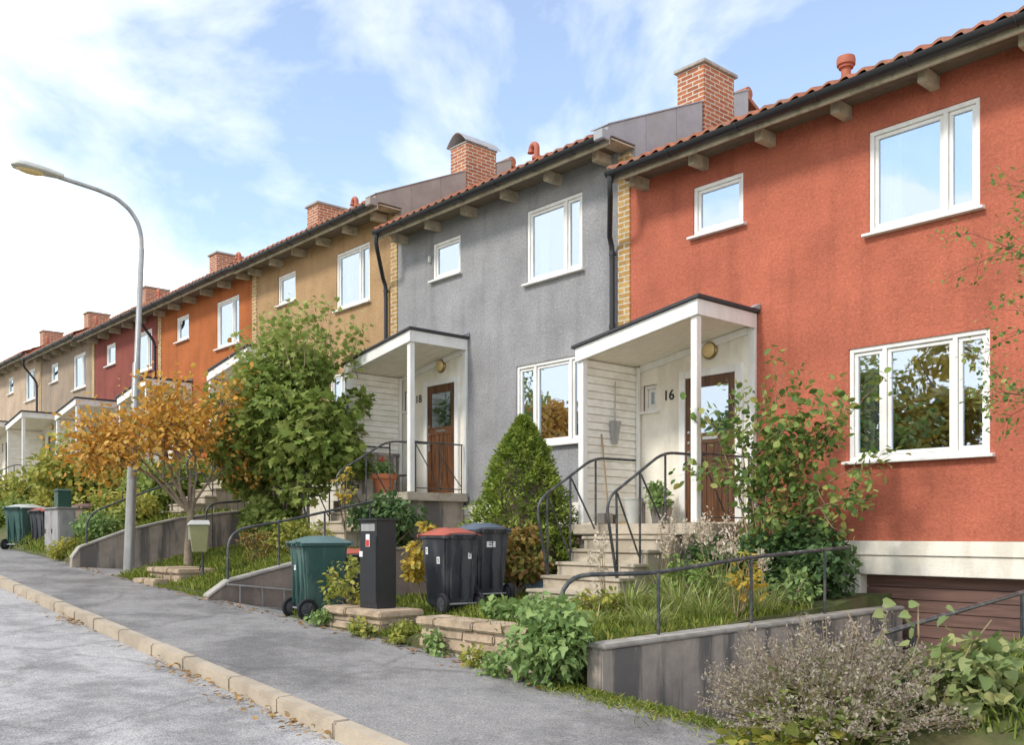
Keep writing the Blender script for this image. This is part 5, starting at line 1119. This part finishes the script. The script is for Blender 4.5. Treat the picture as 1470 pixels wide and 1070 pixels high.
# trees over the road, mirrored in the lower windows
def road_tree(u, v, h, m, first=[None]):
    root = thing('roadside_tree', 'bushy yellow green tree across the road mirrored in the lower windows', 'tree', P(u, v, zp(u)), 'trees across the road')
    tips = []; mb = MB(); b = P(u, v, zp(u)-0.1)
    mb.tube([b, b+Vector((0, 0, h*0.25)), b+Vector((0.1, 0, h*0.6)), b+Vector((0.1, 0.1, h*0.85))], [0.2, 0.16, 0.1, 0.04], 8)
    for k in range(8): 
        a = k*2.4; mb.tube([b+Vector((0, 0, h*(.25+.05*k))), b+Vector((math.cos(a)*h*.2, math.sin(a)*h*.2, h*(.4+.06*k)))], [0.07, 0.02], 6)
    mb.build('trunk', M['bark'], root, smooth=60)
    cl = clumps(b + Vector((0, 0, h*0.56)), (h*0.33, h*0.33, h*0.42), 34, h*0.07, h*0.13)
    p, a, nn, r = fill(cl, 5600); leaves('crown', p, a, nn, rg.uniform(.16, .36, 5600), M[m], root, 'oval', 0.85, rnd=r)
for u, v, h, m in ((11.0, -12, 8.6, 'l_yellowgreen'), (15.2, -12.5, 9.4, 'l_yellow'), (19.3, -12, 8.4, 'l_yellowgreen'), (31, -12.5, 8.4, 'l_yellowgreen'), (35.5, -12, 7.8, 'l_amber'), (39, -12.5, 8.6, 'l_yellowgreen'), (24.5, -14, 7.2, 'l_green'), (6, -14, 7.5, 'l_green')): road_tree(u, v, h, m)

# ---------------------------------------------------------------- grass and litter
def grass(name, region, n, hmin, hmax, zf, m='l_grass', wid=0.10):
    p, ax = [], []
    while len(p) < n:
        u = rng.uniform(region[0], region[1]); v = rng.uniform(region[2], region[3])
        if v < vb(u) + 0.05: continue
        p.append(P(u, v, zf(u, v)-0.01)); ax.append(Vector((rng.gauss(0, .45), rng.gauss(0, .45), 1)))
    o = leaves(name, p, ax, rg.normal(size=(n, 3)), rg.uniform(hmin, hmax, n), M[m], None, 'blade', wid, 0.1, 0.3); o['kind'] = 'stuff'; return o
grass('grass', (5.68, 11.0, 5.9, 9.6), 15000, 0.04, 0.13, z_red)
grass('grass', (8.2, 9.6, 5.9, 7.6), 5000, 0.05, 0.14, z_red)
grass('grass', (13.45, 17.8, 5.9, 9.0), 14000, 0.05, 0.15, z_grey)
grass('grass', (20.05, 27, 6.2, 9.5), 8000, 0.07, 0.2, z_far, wid=0.16)
grass('grass', (-1.5, 3.3, 6.0, 9.0), 5000, 0.05, 0.16, z_near)
def verge_strip(name, u0, u1, n, spread, m, kind_, hmin, hmax, shape, wid, flat):
    p, ax, nr = [], [], []
    for k in range(n):
        u = rng.uniform(u0, u1); v = vb(u) - 0.02 - abs(rng.gauss(0, spread)); p.append(P(u, v, zp(u)+0.012)); ax.append(Vector((rng.gauss(0, 1), rng.gauss(0, 1), 0.15 if flat else 1.2))); nr.append(Vector((rng.gauss(0, .3), rng.gauss(0, .3), 1)))
    o = leaves(name, p, ax, nr, rg.uniform(hmin, hmax, n), M[m], None, shape, wid, 0.1, 0.2); o['kind'] = 'stuff'
verge_strip('grass', 3.4, 5.9, 2600, 0.16, 'l_grass', 'stuff', .02, .07, 'blade', 0.15, False)
verge_strip('grass', 13.4, 17.5, 900, 0.05, 'l_grass', 'stuff', .03, .09, 'blade', 0.12, False)
verge_strip('fallen_leaves', 4, 21, 420, 0.12, 'l_brown', 'stuff', .03, .07, 'oval', 0.8, True)
p, ax, nr = [], [], []
for k in range(240):
    u = rng.triangular(3, 22, 6); c = rng.choice((6.2, 7.4, 8.6, 12.5)); u = c + rng.gauss(0, .35) if rng.random() < 0.85 else u
    v = vk(u) - 0.05 - abs(rng.gauss(0, .10)); p.append(P(u, v, zp(u)-0.085+rng.random()*0.03)); ax.append(Vector((rng.gauss(0, 1), rng.gauss(0, 1), rng.uniform(-.1, .4)))); nr.append(Vector((rng.gauss(0, .4), rng.gauss(0, .4), 1)))
o = leaves('fallen_leaves', p, ax, nr, rg.uniform(.025, .06, len(p)), M['l_brown'], None, 'oval', 0.75, 0.2, 0.25); o['kind'] = 'stuff'

# ---------------------------------------------------------------- sky, sun, camera
SUN_EL, SUN_AZ = 43.0, 7.0            # height, and swing from the street side up the street
sd = Vector((-math.sin(R(SUN_AZ))*math.cos(R(SUN_EL)), -math.cos(R(SUN_AZ))*math.cos(R(SUN_EL)), math.sin(R(SUN_EL))))
w = bpy.data.worlds.new('World'); bpy.context.scene.world = w; w.use_nodes = True
nt = w.node_tree; N = nt.nodes; L = nt.links; N.clear()
sky = N.new('ShaderNodeTexSky'); sky.sky_type = 'NISHITA'; sky.sun_disc = False; sky.sun_elevation = R(SUN_EL); sky.sun_rotation = math.atan2(sd.x, sd.y); sky.air_density = 1.0; sky.dust_density = 0.2; sky.ozone_density = 1.0
bg = N.new('ShaderNodeBackground'); bg.inputs['Strength'].default_value = 0.15; L.new(sky.outputs[0], bg.inputs['Color'])
cl = N.new('ShaderNodeBackground'); cl.inputs['Color'].default_value = (1.0, 0.995, 0.975, 1); cl.inputs['Strength'].default_value = 0.94
tc = N.new('ShaderNodeTexCoord'); mp = N.new('ShaderNodeMapping'); mp.inputs['Scale'].default_value = (1, 1, 1.35); mp.inputs['Location'].default_value = (1.7, 0.5, 0.9); L.new(tc.outputs['Generated'], mp.inputs['Vector'])
nz = N.new('ShaderNodeTexNoise'); nz.inputs['Scale'].default_value = 3.6; nz.inputs['Detail'].default_value = 9; nz.inputs['Roughness'].default_value = 0.56; nz.inputs['Distortion'].default_value = 0.25; L.new(mp.outputs[0], nz.inputs['Vector'])
sp = N.new('ShaderNodeSeparateXYZ'); L.new(tc.outputs['Generated'], sp.inputs[0])
mr = N.new('ShaderNodeMapRange'); mr.inputs['From Min'].default_value = 0.165; mr.inputs['From Max'].default_value = 0.34; mr.inputs['To Min'].default_value = -0.16; mr.inputs['To Max'].default_value = 0.06; L.new(sp.outputs['Z'], mr.inputs['Value'])
ad = N.new('ShaderNodeMath'); ad.operation = 'ADD'; L.new(nz.outputs['Fac'], ad.inputs[0]); L.new(mr.outputs[0], ad.inputs[1])
rp = N.new('ShaderNodeValToRGB'); e = rp.color_ramp.elements; e[0].position = 0.48; e[0].color = (0, 0, 0, 1); e[1].position = 0.64; e[1].color = (0.90, 0.90, 0.90, 1); k = e.new(0.505); k.color = (0.5, 0.5, 0.5, 1)
L.new(ad.outputs[0], rp.inputs['Fac'])
mx = N.new('ShaderNodeMixShader'); L.new(rp.outputs['Color'], mx.inputs['Fac']); L.new(cl.outputs[0], mx.inputs[1]); L.new(bg.outputs[0], mx.inputs[2])
out = N.new('ShaderNodeOutputWorld'); L.new(mx.outputs[0], out.inputs['Surface'])
sl = bpy.data.lights.new('sun', 'SUN'); sl.energy = 1.5; sl.angle = R(10); sl.color = (1.0, 0.95, 0.87)
so = bpy.data.objects.new('sun', sl); C.objects.link(so); so.rotation_euler = (-sd).to_track_quat('-Z', 'Y').to_euler(); so.location = (0, 0, 30)
cam = bpy.data.cameras.new('camera'); cam.sensor_width = 36.0; cam.lens = 1370/1470*36.0; cam.shift_y = (765-535)/1470.0; cam.clip_start = 0.1; cam.clip_end = 1000
co = bpy.data.objects.new('camera', cam); C.objects.link(co); co.location = (0, 0, H0); co.rotation_euler = (R(90), 0, math.atan2(0.748, 0.664))
sc = bpy.context.scene; sc.camera = co
sc.view_settings.view_transform = 'Standard'; sc.view_settings.look = 'None'; sc.view_settings.exposure = 0.88; sc.view_settings.gamma = 1.0
sc.cycles.max_bounces = 8; sc.cycles.transparent_max_bounces = 12
